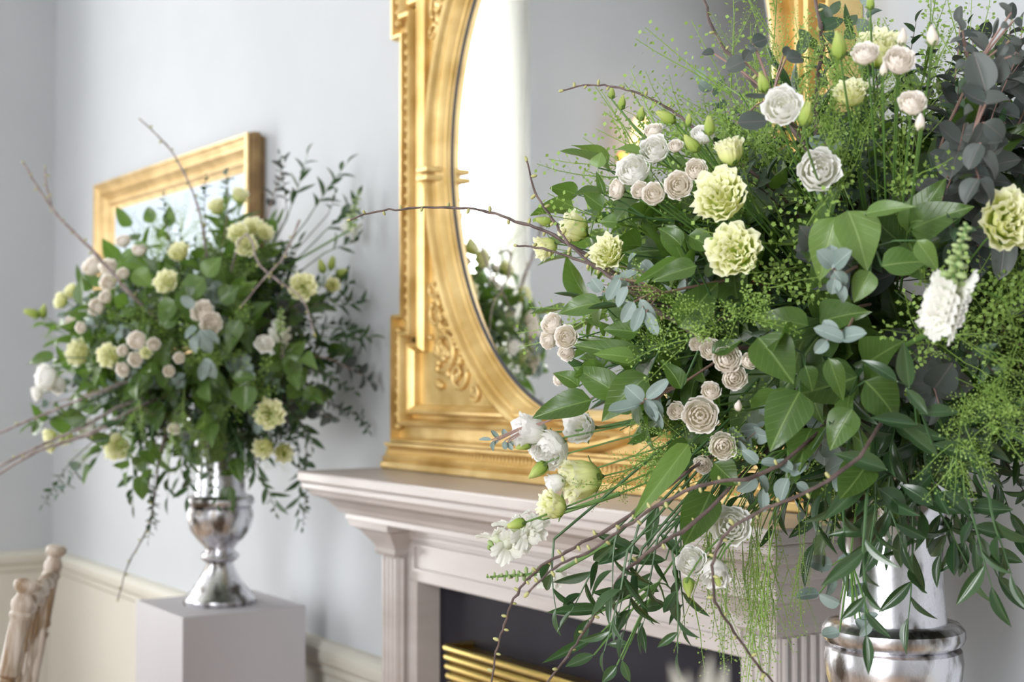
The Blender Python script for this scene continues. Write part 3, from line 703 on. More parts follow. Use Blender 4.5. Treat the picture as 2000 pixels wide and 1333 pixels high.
def sepal_mesh():
    g=G()
    for k in range(5):
        a=2*PI*k/5; c,s=math.cos(a),math.sin(a); t=Vector((-s,c,0)); o=Vector((c,s,0))
        pr=[(.06,-.98,.10),(.36,-.84,.17),(.66,-.58,.13),(.92,-.46,.01)]
        vs=[]
        for r,h,w in pr: vs += [o*r+t*w+Vector((0,0,h)), o*(r*1.02)+Vector((0,0,h-.03)), o*r-t*w+Vector((0,0,h))]
        fs=[]
        for j in range(3): fs += [(3*j,3*j+1,3*j+4,3*j+3),(3*j+1,3*j+2,3*j+5,3*j+4)]
        g.add(vs,fs)
    g.lathe([(.03,-1.14),(.10,-1.06),(.14,-.95),(.08,-.86)],8)
    return g.mesh('sepals',L_sepal,True)
SEP=sepal_mesh()
def bloom(kitn,P,axis,rad,label,cat='flower',group=None,stem_to=None,sepals=True,stem=True,tilt=.13,stemr=.00105):
    K=KIT[kitn]; root=empty(K['name'],P,label,cat,group)
    x,y,z=orient(Vector(axis).orthogonal(),axis); z=Vector(axis).normalized(); x=z.orthogonal().normalized(); y=z.cross(x)
    F=Matrix((x,y,z)).transposed().to_4x4(); F.translation=P; Sc=Matrix.Diagonal((rad,rad,rad,1)); a0=R_.uniform(0,6)
    for i,(ms,c) in enumerate(zip(K['rings'],K['counts'])):
        for k in range(c):
            a=a0+i*.62+2*PI*k/c+R_.uniform(-.12,.12); s=R_.uniform(.93,1.06)
            M=F@Sc@Matrix.Rotation(a,4,'Z')@Matrix.Rotation(R_.uniform(-tilt,tilt),4,'Y')@Matrix.Rotation(R_.uniform(-tilt,tilt),4,'X')@Matrix.Diagonal((s,s,R_.uniform(.94,1.06),1))
            new('petal',R_.choice(ms),root,M)
    if sepals: new('sepals',SEP,root,F@Sc)
    if stem and stem_to is not None:
        b=P-z*rad*1.05; e=Vector(stem_to); mid=b.lerp(e,.45)-z*rad*.8; pts=[b-z*rad*0.0,(b-z*rad*.6).lerp(mid,.15),b.lerp(mid,.55)-z*rad*.4,mid,mid.lerp(e,.5),e]
        tube_obj('stem',pts,[stemr*.9,stemr,stemr,stemr,stemr*1.1,stemr*1.2],M_stem,root,6)
    return root
# ---- bouquets
class Bq:
    def __init__(s,C,R,name): s.C=Vector(C); s.R=Vector(R); s.name=name
    def hit(s,px,py,k=1.0,dz=0):
        d=(at(px,py,1)-CAMP); R=s.R*k; o=Vector(((CAMP[i]-s.C[i])/R[i] for i in range(3))); e=Vector((d[i]/R[i] for i in range(3)))
        a=e.dot(e); b=o.dot(e); c=o.dot(o)-1; D=b*b-a*c
        t=(-b-math.sqrt(D))/a if D>0 else -b/a
        P=CAMP+d*(t+dz)
        if P.y>1.52: t2=(1.52)/d.y; P=CAMP+d*t2
        return P
    def n(s,P):
        v=P-s.C; return Vector((v[i]/s.R[i]**2 for i in range(3))).normalized()
BR=Bq((-1.12,1.30,1.61),(.40,.36,.29),'right')
BL=Bq((-3.21,1.31,1.57),(.42,.28,.29),'left')
def pxr(P,r): return r*px_of(P)[2]/2777.8
def flower(B,kitn,px,py,r,face,label,k=1.0,dz=0,**kw):
    P=B.hit(px,py,k,dz); rad=pxr(P,r)
    FLW.append((px,py,r,px_of(P)[2]))
    st=B.C.lerp(P,.25)+Vector((0,0,-.08))
    return bloom(kitn,P,cdir(*face),rad,label,stem_to=st,**kw)

bigR='the large right bouquet'
F=[ # kit, px, py, r, facing(right,up,toward), label
('lisY',1408,382,52,(-.45,.35,.85),'largest pale yellow ruffled lisianthus, upper of the stacked pair in right bouquet'),
('lisY',1436,490,50,(-.35,.15,.9),'pale yellow ruffled lisianthus directly below the largest one in right bouquet'),
('cupY',1424,292,34,(-.25,.85,.3),'yellow-green cup lisianthus seen from the side above the largest bloom'),
('cupY',1118,445,34,(-.75,.35,.25),'side-on yellow lisianthus crossed by the bare twig at left of right bouquet'),
('lisY',1186,492,33,(-.4,.35,.75),'cream-yellow lisianthus beside the twigs at left of right bouquet'),
('cupY',1062,485,28,(-.7,-.25,.3),'lime yellow half-open bloom at the far left tip near mirror glass'),
('cupY',1128,938,50,(-.92,-.1,.3),'big creamy yellow lisianthus facing left above the mantel edge'),
('cupY',1076,988,34,(-.75,.25,.45),'yellow-green lisianthus lower left, over the mantel shelf edge'),
('lisY',1975,430,60,(.05,.15,.95),'open pale yellow lisianthus at the right edge of the picture'),
('lisY',1722,92,46,(-.1,.6,.4),'soft yellow bloom behind the spray roses at top right'),
('lisY',1660,180,32,(-.2,.6,.5),'faint yellow-green bloom deep among seed pods below the spray roses'),
('lisW',1527,208,37,(-.25,.2,.93),'round white lisianthus in front of the gilt frame at top'),
('lisW',1600,332,42,(-.1,.1,.95),'ivory white lisianthus with drooping outer petal in the upper middle'),
('cupW',1030,842,40,(-.85,.1,.35),'white lisianthus at far left over gilt frame base'),
('lisW',1072,878,40,(-.5,-.35,.6),'large white bloom just right of the leftmost one over gilt frame base'),
('cupW',1133,835,36,(-.3,.1,.6),'greyish white bloom half hidden behind broad leaf at left'),
('lisW',1427,1028,38,(-.15,.2,.95),'white lisianthus with yellow eye crossed by the low curved twig'),
('lisW',1350,1096,29,(-.4,.35,.75),'small white bloom left of a drooping pair at bottom centre'),
('cupW',1398,1122,34,(-.1,-.5,.6),'white drooping bloom behind the twig at bottom centre'),
('lisW',1236,332,32,(-.4,.35,.7),'white bloom at the left of the upper left cluster'),
('lisW',1278,292,28,(-.35,.3,.8),'white bloom with tan centre at top of the upper left cluster'),
('cupW',1082,945,24,(-.8,-.3,.2),'white petals of a bloom tucked behind the big creamy lisianthus'),
('rose',1690,104,25,(-.3,.6,.6),'blush spray rose, left of the upright pair against the wall at top'),
('rose',1757,118,29,(-.1,.4,.8),'larger blush spray rose, right of the upright pair at top'),
('rose',1783,200,26,(-.1,.5,.75),'cream spray rose below and right of the upright pair'),
('budW',1797,238,18,(0,.9,.2),'small closed cream bud under the lower cream spray rose'),
('budW',1821,70,21,(0,1,.1),'cream rosebud standing alone against the wall at top right'),
('budW',1762,72,18,(.1,.9,.3),'brownish cream bud over the soft yellow bloom'),
('budW',1726,134,14,(0,.9,.3),'green bud between the upright pair of spray roses'),
('rose',1326,362,28,(-.2,.1,.9),'blush spray rose at lower middle of the upper left cluster'),
('rose',1360,332,21,(-.1,.3,.9),'small blush rose beside the largest yellow lisianthus'),
('rose',1277,378,23,(-.3,.2,.8),'blush rose at lower left of the upper left cluster'),
('rose',1203,371,20,(-.8,.1,.4),'pointed white rose, leftmost of the upper left cluster'),
('rose',1276,255,18,(-.3,.6,.5),'small cream rose at the top of the upper left cluster'),
('roseW',1372,262,22,(-.2,.6,.6),'white spray rose behind green buds left of the yellow-green cup'),
('rose',1320,285,14,(-.2,.5,.7),'tiny cream rose between green buds in the upper left cluster'),
('rose',1250,372,17,(-.4,.2,.7),'creamy rose squeezed between two others in the upper left cluster'),
('bud',1385,245,20,(0,.9,.2),'plump green bud above the white spray rose'),
('bud',1345,235,13,(0,1,.1),'small green bud on a thin stem left of the plump one'),
('bud',1300,228,22,(-.8,.5,.1),'yellow-green bud pointing left under the arching twig'),
('bud',1350,280,22,(-.6,.7,.2),'slender lime bud lying across the upper left cluster'),
('bud',1062,432,19,(-.9,.1,.2),'lime bud above the far left half-open bloom'),
('bud',1638,88,28,(-.2,.9,.3),'lime green bud left of the upright pair of roses'),
('bud',1700,5,15,(0,1,.1),'lime bud cut by the top edge of the picture'),
('bud',1490,160,22,(-.3,.8,.3),'pale green bud just above the round white lisianthus'),
('bud',1575,222,26,(.1,.9,.3),'long pale green bud right of the round white lisianthus'),
('bud',1050,920,24,(-.7,-.6,.2),'drooping green-white bud under the leftmost white blooms'),
('bud',1022,872,16,(-.9,-.2,.2),'thin green bud in front of the leftmost white blooms'),
('bud',1008,1025,20,(-.9,-.2,.1),'green bud on a dark stem at lower left over the mantel edge'),
('bud',1345,1148,20,(0,-1,.1),'pale green bud hanging under the small white bloom'),
('bud',1402,1128,20,(.1,-.9,.4),'rounded green bud on the drooping white bloom'),
('bud',1195,182,12,(0,1,0),'tiny green bud on a thin stem against the mirror'),
('bud',1215,200,15,(.1,1,0),'narrow dark green bud on a thin stem against the mirror'),
('bud',1252,222,15,(.2,1,0),'narrow green bud right of the two tallest against the mirror'),
('rose',1368,812,34,(-.2,.1,.95),'largest blush rose in the centre cluster of right bouquet'),
('rose',1412,872,26,(-.1,-.1,.95),'blush rose below and right of the largest in the centre cluster'),
('rose',1373,908,18,(-.3,-.2,.8),'smallest low rose of the centre cluster'),
('rose',1388,764,19,(-.2,.4,.85),'cream rosebud just above the largest centre rose'),
('rose',1321,803,17,(-.4,.1,.8),'small cream rose left of the largest centre rose'),
('budW',1442,792,14,(0,.6,.6),'greenish cream bud right of the largest centre rose'),
('rose',1420,702,28,(-.1,.3,.9),'blush rose next to broad leaves in the middle of right bouquet'),
('rose',1434,738,24,(0,-.1,.95),'ruffled blush rose under the one beside broad leaves'),
('rose',1388,682,20,(-.3,.3,.85),'cream rose upper left of the middle pair'),
('rose',1360,672,14,(-.4,.2,.8),'tiny white rose left end of the middle row'),
('rose',1463,705,16,(.1,.2,.9),'small cream rose partly behind a broad leaf'),
('rose',1078,632,22,(-.5,.4,.6),'cream rose, top of the outer left cluster against mirror'),
('rose',1106,658,23,(-.3,.1,.8),'white rose, right of the outer left cluster against mirror'),
('rose',1070,665,18,(-.6,-.1,.5),'cream rose, left of the outer left cluster against mirror'),
('rose',1107,690,17,(-.4,-.4,.6),'low cream rose of the outer left cluster against mirror'),
('rose',1090,742,12,(-.6,0,.4),'speck of white rose below outer left cluster'),
]
OUTS={ # blooms standing clear of the dense body: extra ellipsoid scale
}
for (kn,x,y,r,fc,lb) in F:
    dz_=-.16 if y>980 else 0
    k_=1.12 if 'bud' in kn else 1.08
    if y<260 and x>1480: k_=1.3 if x!=1660 and x!=1722 else 1.1
    flower(BR,kn,x,y,r,fc,lb,k=k_,dz=dz_)

# ---- snapdragons
def floret_mesh():
    g=G(); rr=random.Random(5)
    g.tube([(0,0,0),(0,0,.25),(0,.03,.5)],[.14,.22,.27],10)
    for (a,tx,L,w) in ((PI*.35,.5,.85,.62),(PI*.65,.5,.85,.62),(-PI*.12,.95,.62,.55),(-PI*.5,1.15,.7,.6),(-PI*.88,.95,.62,.55),(-PI*.32,.4,.4,.4),(-PI*.68,.4,.4,.4)):
        o=Vector((math.cos(a),math.sin(a),0)); t=Vector((-o.y,o.x,0)); d=(o*math.sin(tx)+Vector((0,0,math.cos(tx)))); n=8; m=5; vs=[];fs=[]; ph=rr.uniform(0,6)
        for j in range(m+1):
            v=j/m
            for i in range(n+1):
                u=-1+2*i/n; ww=w*(.35+.65*math.sin(min(1,v*1.3)*PI/2)); vv=v*(1-.25*abs(u)**2)
                bend=o*(vv*vv*.35*L)-Vector((0,0,1))*(vv*vv*.25*L)
                p=o*.16+Vector((0,.03,.42))+d*L*vv+t*ww*u*.6+bend+Vector((0,0,1))*.08*v*v*math.sin(u*9+ph)+o*.07*v*v*math.cos(u*7+ph)
                vs.append(p)
        for j in range(m):
            for i in range(n): q=j*(n+1)+i; fs.append((q,q+1,q+n+2,q+n+1))
        g.add(vs,fs)
    me=g.mesh('floret',P_snp,True); l=me.uv_layers.new(name='UV')
    for lp in me.loops:
        co=me.vertices[lp.vertex_index].co; l.data[lp.index].uv=(.5,min(1,max(0,co.length*1.1)))
    return me
FLO=floret_mesh()
L_sbud=leafmat('snapdragon_bud_green',(.30,.40,.15),(.40,.50,.24),(.4,.5,.2),.5,.25,(.45,.6,.2),False)
SBUD=G().ball((0,0,.5),(.34,.30,.55),None,8,6).mesh('bud',L_sbud,True)
SBUDL=[SBUD]
def snapdragon(base,tip,L_fl,r0,nfl,nb,label,frac=.45,root_to=None):
    base=Vector(base);tip=Vector(tip); ax=(tip-base).normalized(); root=empty('snapdragon',base,label,'flower')
    pts=[base.lerp(tip,i/6) for i in range(7)]
    if root_to is not None: pts=[Vector(root_to)]+pts
    tube_obj('stem',pts,[.0028]+[.0026-.0014*i/6 for i in range(len(pts)-1)],M_stem,root,7)
    Lt=(tip-base).length
    for i in range(nfl):
        t=frac*(i+.5)/nfl; a=i*2.1; o=Matrix.Rotation(a,3,ax)@ax.orthogonal().normalized(); p=base.lerp(tip,t)
        d=(o+ax*.15).normalized(); x,y,z=orient(ax,d); s=r0*R_.uniform(.9,1.1)
        M=Matrix((x*s,y*s,z*s)).transposed().to_4x4(); M.translation=p; new('floret',FLO,root,M)
    for i in range(nb):
        t=frac+(1-frac)*(i+.5)/nb; a=i*2.4; o=Matrix.Rotation(a,3,ax)@ax.orthogonal().normalized(); p=base.lerp(tip,t)
        d=(o*(1-.5*i/nb)+ax*(.35+.9*i/nb)).normalized(); s=r0*.62*(1-.62*i/nb); x,y,z=orient(ax,d)
        M=Matrix((x*s,y*s,z*s)).transposed().to_4x4(); M.translation=p+d*s*.1; new('bud',SBUD,root,M)
    return root
zs=1.17
snapdragon(at(1838,640,zs),at(1888,438,zs-.04),.1,.018,13,28,'tall white snapdragon spike with green tip at the right of the big bouquet',.42,root_to=BR.C+Vector((0,-.05,-.1)))
snapdragon(at(1040,1020,1.62),at(958,1075,1.62),.1,.024,6,5,'white snapdragon spray stretching over the mantel edge at lower left',.85,root_to=at(1210,965,1.58))
snapdragon(at(1085,1120,1.70),at(950,1128,1.70),.1,.017,2,24,'green budded snapdragon tip at lower left over the fireplace',.15,root_to=at(1210,1050,1.66))

# ---- twigs
BUDM=G().ball((0,0,.6),(.40,.40,.75),None,7,5).mesh('bud',M_bud,True)
def twig(path,zc0,zc1,r0,r1,label,mat_=M_twig,nb=15,bud=.0046,cat='branch'):
    """path of image points from tip to root with depth running zc0..zc1"""
    n=len(path); P=[at(x,y,zc0+(zc1-zc0)*i/(n-1)) for i,(x,y) in enumerate(path)]
    pts=[]
    for i in range(n-1):
        p0=P[max(i-1,0)];p1=P[i];p2=P[i+1];p3=P[min(i+2,n-1)]
        for q in range(5):
            f=q/5; pts.append(.5*((2*p1)+(p2-p0)*f+(2*p0-5*p1+4*p2-p3)*f*f+(3*p1-p0-3*p2+p3)*f**3))
    pts.append(P[-1]); core=BR.C if P[-1].x>-2.2 else BL.C; dl=(P[-1]-P[-2]).normalized()*.05
    if (core-P[-1]).length<.5: e=P[-1]+dl; pts += [P[-1]+dl*.5+(core-P[-1])*.04, e+(core-e)*.16, e.lerp(core+Vector((0,0,-.05)),.42), e.lerp(core+Vector((0,0,-.08)),.75)]
    N=len(pts)
    for i in range(1,N-1): pts[i]=pts[i]+Vector((R_.uniform(-1,1),R_.uniform(-1,1),R_.uniform(-1,1)))*.0009
    root=empty('budding_twig',pts[-1],label,cat)
    rad=[(r0+(r1-r0)*i/(N-1))*(1.25 if i%5==0 else 1) for i in range(N)]
    tube_obj('bark',pts,rad,mat_,root,7)
    for i in range(nb):
        t=(i+.15)/nb*(N-1)*.96; k=min(N-2,int(t)); p=pts[k].lerp(pts[k+1],t-k); ax=(pts[k]-pts[k+1]).normalized(); o=Matrix.Rotation(i*PI+R_.uniform(-.9,.9),3,ax)@(ax.cross(FW).normalized())
        d=(o+ax*.5).normalized() if i else ax; s=bud*R_.uniform(.8,1.2); x,y,z=orient(ax if i else o,d)
        M=Matrix((x*s,y*s,z*s)).transposed().to_4x4(); M.translation=p+o*rad[k]*.5*(i>0); new('bud',BUDM,root,M)
    return root
twig([(682,430),(735,413),(800,408),(880,405),(955,415),(1020,437),(1085,462),(1180,520),(1290,590)],1.62,1.5,.0009,.0022,'long arching bare twig reaching furthest left across the gilt frame')
twig([(1028,312),(1045,375),(1080,428),(1112,478),(1165,522),(1225,565),(1290,610),(1370,660)],1.58,1.4,.001,.0026,'bare budded twig slanting down across the mirror glass')
twig([(1008,480),(1060,486),(1120,505),(1190,535),(1235,570)],1.56,1.48,.0010,.0018,'short budded twig with tip before the mirror edge',nb=8)
twig([(1098,177),(1150,166),(1200,170),(1255,186),(1305,212),(1350,245),(1420,300)],1.66,1.5,.0009,.0018,'thin twig arching left above the upper cluster')
twig([(1372,-20),(1388,45),(1418,100),(1460,150),(1500,195),(1560,270)],1.55,1.45,.0015,.0026,'budded twig rising past the gilt frame at top',nb=9,bud=.0048)
twig([(1586,-30),(1602,50),(1606,100),(1597,160),(1594,250),(1600,340)],1.5,1.42,.0018,.0024,'thick upright twig crossing the gilt frame at top',nb=10,bud=.0046)
twig([(958,1345),(970,1272),(985,1220),(1010,1160),(1048,1115),(1105,1078),(1180,1040)],1.5,1.45,.0010,.0018,'drooping twig passing in front of the black fireplace')
twig([(1030,1160),(1085,1108),(1145,1080),(1220,1030),(1290,985),(1370,948),(1460,935)],1.42,1.36,.0011,.0021,'thick twig sweeping down left beneath the green leaves',nb=16)
twig([(1062,1345),(1108,1282),(1150,1222),(1185,1165),(1245,1095),(1330,1040)],1.55,1.45,.0012,.0022,'dark twig dropping across the marble to the fireplace',nb=10,bud=.0044)
twig([(1520,1345),(1480,1300),(1435,1235),(1398,1175),(1392,1105),(1412,1050),(1465,1008),(1545,975),(1625,935)],1.36,1.28,.0010,.0019,'curved twig hanging in front of the low white blooms',nb=14,bud=.0044)

# ---- hand-placed leaves, grouped as branches
def hero(B,name,kind,label,leaves,stem_end=None,k=1.05,cat='foliage',sm=None):
    """leaves: (bx,by,tx,ty,width px[,depth offset of tip])"""
    bs=[B.hit(l[0],l[1],k) for l in leaves]; c=sum(bs,Vector())/len(bs); root=empty(name,c,label,cat)
    inner=B.C.lerp(c,.45); sr=.0013
    hub=c.lerp(B.C,.12)
    g=G().tube([inner,inner.lerp(hub,.5)+Vector((0,0,.01)),hub],[sr*1.4,sr*1.2,sr],5)
    for b_ in bs: g.tube([hub,hub.lerp(b_,.5)+Vector((0,0,.003)),b_],[sr,sr*.8,sr*.7],4)
    g.obj('stem',sm or M_stemd,root,'auto')
    for l,b_ in zip(leaves,bs):
        z0=px_of(b_)[2]; dzt=l[5] if len(l)>5 else 0
        t_=at(l[2],l[3],z0+dzt); d=t_-b_; L=d.length; w=l[4]*z0/2777.8
        rx=l[6] if len(l)>6 else R_.uniform(-.4,.4); nrm=cdir(rx-.15,.45,1.0) if 'euc' not in kind else cdir(rx*2-.2,R_.uniform(-.2,1),1.0)
        new('leaf',R_.choice(LM[kind]),root,leafM(b_,d,nrm,L,w))
    return root
hero(BR,'broad_leaf_branch','light','cluster of large heart-shaped leaves at the centre of the right bouquet',[(1655,412,1700,522,92,-.02),(1632,425,1596,545,76,0),(1700,530,1668,590,48),(1722,520,1815,505,62),(1790,470,1835,530,40)],k=1.12)
hero(BR,'broad_leaf_branch','light','curled pale leaf arching above the large heart-shaped leaves',[(1690,418,1785,398,34,-.03)],k=1.15)
hero(BR,'broad_leaf_branch','salal','pair of glossy veined leaves left of the centre gap',[(1480,660,1552,745,92,-.02),(1562,765,1503,875,92,-.02),(1572,715,1590,765,38)],k=1.12)
hero(BR,'broad_leaf_branch','salal','broad leaves hanging over the bouquet middle above the narrow foliage',[(1665,800,1618,878,66),(1690,745,1765,822,80),(1618,700,1650,785,40),(1695,905,1640,985,74,-.02),(1560,920,1530,950,30)],k=1.1)
hero(BR,'broad_leaf_branch','salal','broad leaves around the spray roses left of centre',[(1325,640,1405,545,72),(1360,520,1272,545,44),(1325,505,1238,560,24),(1392,690,1450,668,34),(1330,760,1300,700,40)],k=1.1)
hero(BR,'broad_leaf_branch','salal','horizontal broad leaves at the left flank of the right bouquet',[(1250,705,1122,668,52,0,.3),(1175,592,1088,605,46),(1245,650,1180,640,44),(1205,770,1123,715,60),(1130,755,1086,722,38),(1155,782,1038,812,58,0,.1)],k=1.08)
hero(BR,'light_leaf_branch','light','bright small leaf lying on the left flank leaves',[(1238,700,1163,688,34,-.01)],k=1.14)
hero(BR,'light_leaf_branch','light','long pale curled leaf over the thick low twig',[(1345,868,1240,1006,48,-.04)],k=1.14)
hero(BR,'broad_leaf_branch','salal','large drooping leaf beside the low white lisianthus',[(1388,962,1336,1072,74,-.02),(1395,905,1438,948,56)],k=1.12)
hero(BR,'broad_leaf_branch','salal','broad leaf half behind grey-green leaves at left',[(1265,735,1168,815,70),(1250,560,1330,590,40),(1300,440,1340,520,44),(1345,460,1400,490,46),(1330,480,1290,440,40)],k=1.03)
hero(BR,'broad_leaf_branch','salal','two rounded leaves at the upper left rim against mirror',[(1178,405,1138,378,34),(1205,435,1172,432,32),(1180,380,1165,335,16)],k=1.1)
hero(BR,'round_leaf_sprig','light','single round leaf at the upper left edge against mirror',[(1168,328,1172,296,34)],k=1.1)
hero(BR,'ruscus_branch','ruscus','glossy pointed leaves radiating right of the centre leaves',[(1752,745,1688,700,26),(1775,757,1767,660,36,-.02),(1797,808,1878,800,28),(1790,830,1698,820,32),(1832,892,1740,820,30),(1770,760,1810,810,24),(1820,868,1918,902,34)],k=1.14)
hero(BR,'ruscus_branch','ruscus','glossy pointed leaves hanging over the right vase neck',[(1732,918,1632,884,38),(1700,930,1610,1018,38),(1716,955,1782,1005,44),(1728,1036,1622,1040,30),(1722,1045,1676,1128,32),(1762,1035,1755,1112,30),(1822,988,1762,945,34)],k=1.12)
hero(BR,'ruscus_branch','ruscus','pointed leaves spreading right of the right vase against wall',[(1880,1060,1832,1122,26),(1885,1060,1875,1130,22),(1905,1060,1910,1130,22),(1925,1078,2002,1098,28),(1900,1030,1975,1050,32),(1885,990,1975,1000,36),(1948,1125,2006,1195,30),(1840,960,1900,1010,34),(1925,1078,1972,1110,20)],k=1.1)
hero(BR,'ruscus_branch','ruscus','narrow glossy leaves dangling before the fireplace opening',[(1190,1190,1068,1200,26),(1240,1165,1155,1160,26),(1150,1210,1120,1268,26),(1235,1190,1175,1262,24),(1300,1180,1240,1190,26),(1315,1155,1325,1222,24),(1165,1245,1060,1298,20),(1160,1280,1105,1305,24),(1215,1290,1230,1335,18),(1205,1300,1175,1335,22),(1250,1215,1262,1275,16),(1230,1260,1185,1258,18)],k=1.1,sm=M_stem)
hero(BR,'ruscus_branch','ruscus','narrow glossy leaves below the long pale curled leaf',[(1285,985,1268,1070,26),(1230,1060,1190,1065,20),(1300,1095,1225,1095,24),(1255,1085,1160,1040,24),(1330,1090,1290,1040,22),(1235,1135,1290,1155,24)],k=1.1)
hero(BR,'eucalyptus_sprig','euc','blue-grey round leaves stacked beside the crossing twigs',[(1238,590,1215,630,26),(1250,585,1280,630,24),(1255,600,1240,650,26),(1210,545,1190,590,26),(1195,540,1225,560,20),(1262,610,1285,655,24),(1225,560,1205,600,22),(1175,570,1155,545,26)],k=1.16,sm=M_estem)
hero(BR,'eucalyptus_sprig','euc','large grey leaves fanned left of the centre roses',[(1255,785,1222,755,36),(1250,790,1190,812,34),(1262,780,1308,745,26),(1265,790,1298,812,34),(1268,795,1296,838,18),(1260,780,1275,825,30)],k=1.16,sm=M_estem)
hero(BR,'eucalyptus_sprig','euc','folded round eucalyptus rosette in front of heart-shaped leaves',[(1625,520,1598,490,38,-.01),(1630,520,1660,490,40,-.02),(1625,525,1625,478,36,0),(1630,530,1650,560,34),(1630,545,1625,575,30),(1632,560,1652,590,28)],k=1.2,sm=M_estem)
hero(BR,'eucalyptus_sprig','euc','folded grey rosette pointing right at the bouquet centre',[(1650,665,1590,640,30),(1645,660,1690,650,34,-.02),(1630,660,1610,625,32),(1655,668,1645,640,26),(1615,665,1592,690,26)],k=1.2,sm=M_estem)
hero(BR,'eucalyptus_sprig','euc','chain of blue-grey leaves below the centre leaves',[(1480,905,1450,880,24),(1485,905,1525,905,22),(1475,930,1445,965,34),(1480,930,1505,960,24),(1490,955,1488,1000,24),(1540,935,1520,980,36),(1545,930,1575,905,24),(1548,920,1515,900,24),(1465,950,1442,940,20),(1555,945,1580,960,20)],k=1.14,sm=M_stem)
hero(BR,'eucalyptus_sprig','euc','grey-green chain hanging in front of the right vase neck',[(1625,1105,1575,1095,32),(1645,1110,1655,1080,26),(1650,1130,1665,1165,24),(1625,1125,1620,1170,22),(1655,1165,1690,1140,22),(1640,1180,1600,1165,26),(1665,1185,1700,1190,24),(1670,1210,1690,1235,26),(1700,1215,1680,1245,22),(1640,1235,1605,1245,28),(1680,1210,1715,1205,18),(1600,1160,1555,1165,28)],k=1.12,sm=M_stem)
hero(BR,'eucalyptus_sprig','euc','tiny eucalyptus tip at far left over the gilt frame base',[(975,858,958,842,10),(975,860,955,872,9),(985,855,985,838,12),(985,862,990,878,13),(960,860,935,858,8),(995,858,1002,872,12),(965,862,962,882,9),(990,866,1000,880,11)],k=1.14,sm=M_estem)
hero(BR,'eucalyptus_sprig','eucd','mauve-grey round leaves before the gilt frame at top',[(1455,120,1418,135,40),(1452,118,1468,98,26),(1470,85,1498,75,32),(1395,105,1372,100,22),(1535,115,1572,110,34),(1530,108,1545,92,22),(1475,92,1462,100,22),(1500,190,1452,192,12),(1440,240,1500,235,40)],k=1.16,sm=M_estem)
hero(BR,'eucalyptus_sprig','eucd','dark plum-grey stem with large paired leaves at upper right',[(1925,180,1902,100,62),(1925,200,1870,180,44),(1925,205,1972,185,52),(1920,240,1905,295,50),(1922,240,1965,270,44),(1930,160,1965,110,46),(1915,280,1890,330,44),(1915,300,1958,340,46),(1912,350,1880,395,44),(1912,350,1950,392,46)],k=1.16,sm=M_estem)
hero(BR,'eucalyptus_sprig','eucd','slim grey-green eucalyptus top against the wall at upper right',[(1880,60,1875,32,20),(1882,72,1912,70,14),(1880,75,1855,80,12),(1884,95,1905,98,16),(1884,98,1868,97,18),(1888,120,1912,125,22),(1888,122,1866,128,22),(1975,25,1952,5,16),(1980,40,1998,48,22),(1970,50,1955,52,20),(1972,80,1998,84,18),(1965,85,1950,110,20),(1975,110,1998,120,20)],k=1.2,sm=M_estem)
hero(BR,'small_leaf_sprig','small','dark leaves standing behind thick upright twig at top',[(1600,60,1650,35,30),(1620,45,1600,5,28),(1655,55,1672,25,26),(1640,90,1610,60,30),(1580,90,1562,55,26),(1560,110,1580,60,24),(1650,75,1672,62,26),(1625,30,1640,0,22)],k=1.05)

# ---- random filling
def sector(px,py,x0,x1,y0,y1):
    h=('left','middle','right')[min(2,max(0,int(3*(px-x0)/(x1-x0))))]; v=('upper','central','lower')[min(2,max(0,int(3*(py-y0)/(y1-y0))))]
    return v,h
DESC={'salal':'broad green leaves','light':'light green leaves','ruscus':'narrow dark leaves','euc':'round grey-green leaves','eucd':'dark plum-grey leaves','small':'small dark leaves','penny':'lime seed pods','hang':'trailing seed pods'}
ANC={'R':[('the largest yellow bloom',1408,382),('the second yellow bloom',1436,490),('the yellow bloom at the right edge',1975,430),('the round white bloom by the gilt frame',1527,208),('the ivory white bloom',1600,332),
 ('the upright blush pair at top',1725,112),('the upper left cluster',1280,340),('the crossing bare twigs',1180,520),('the outer left white cluster',1090,660),('the leftmost white blooms',1050,860),('the big creamy bloom facing left',1128,938),
 ('the largest centre rose',1368,812),('the pair of glossy veined leaves',1515,770),('the large heart-shaped leaves',1650,470),('the tall white snapdragon',1860,570),('the low white bloom with yellow eye',1427,1028),
 ('the drooping white blooms',1370,1110),('the right vase neck',1750,1080),('the plum-grey leaf stem',1925,220),('the eucalyptus rosettes',1640,600),('the soft yellow bloom at top',1722,92),('the middle rose pair',1425,715),('the thick upright twig',1600,90),('the narrow leaves at lower right',1880,900),('the curled pale leaf',1295,940),('the snapdragon foot',1800,730)],
 'L':[('the white rose pair',403,620),('the upper yellow bloom',325,551),('the right side yellow bloom',592,560),('the four rim buds',650,530),('the left side yellow pair',182,692),('the low left yellow bloom',228,873),('the left vase rim',475,820),
 ('the lime pair by the vase',535,880),('the topmost lime bloom',468,380),('the cream top cluster',490,460),('the roses by the frame corner',200,530),('the left edge white bloom',88,738),('the outermost left bud',62,612),('the low white fluffy bloom',168,835),('the left-centre cluster',265,690),('the snapdragon',545,645),('the green spike',700,410),('the mantel end',600,850),('the mirror edge',740,640)]}
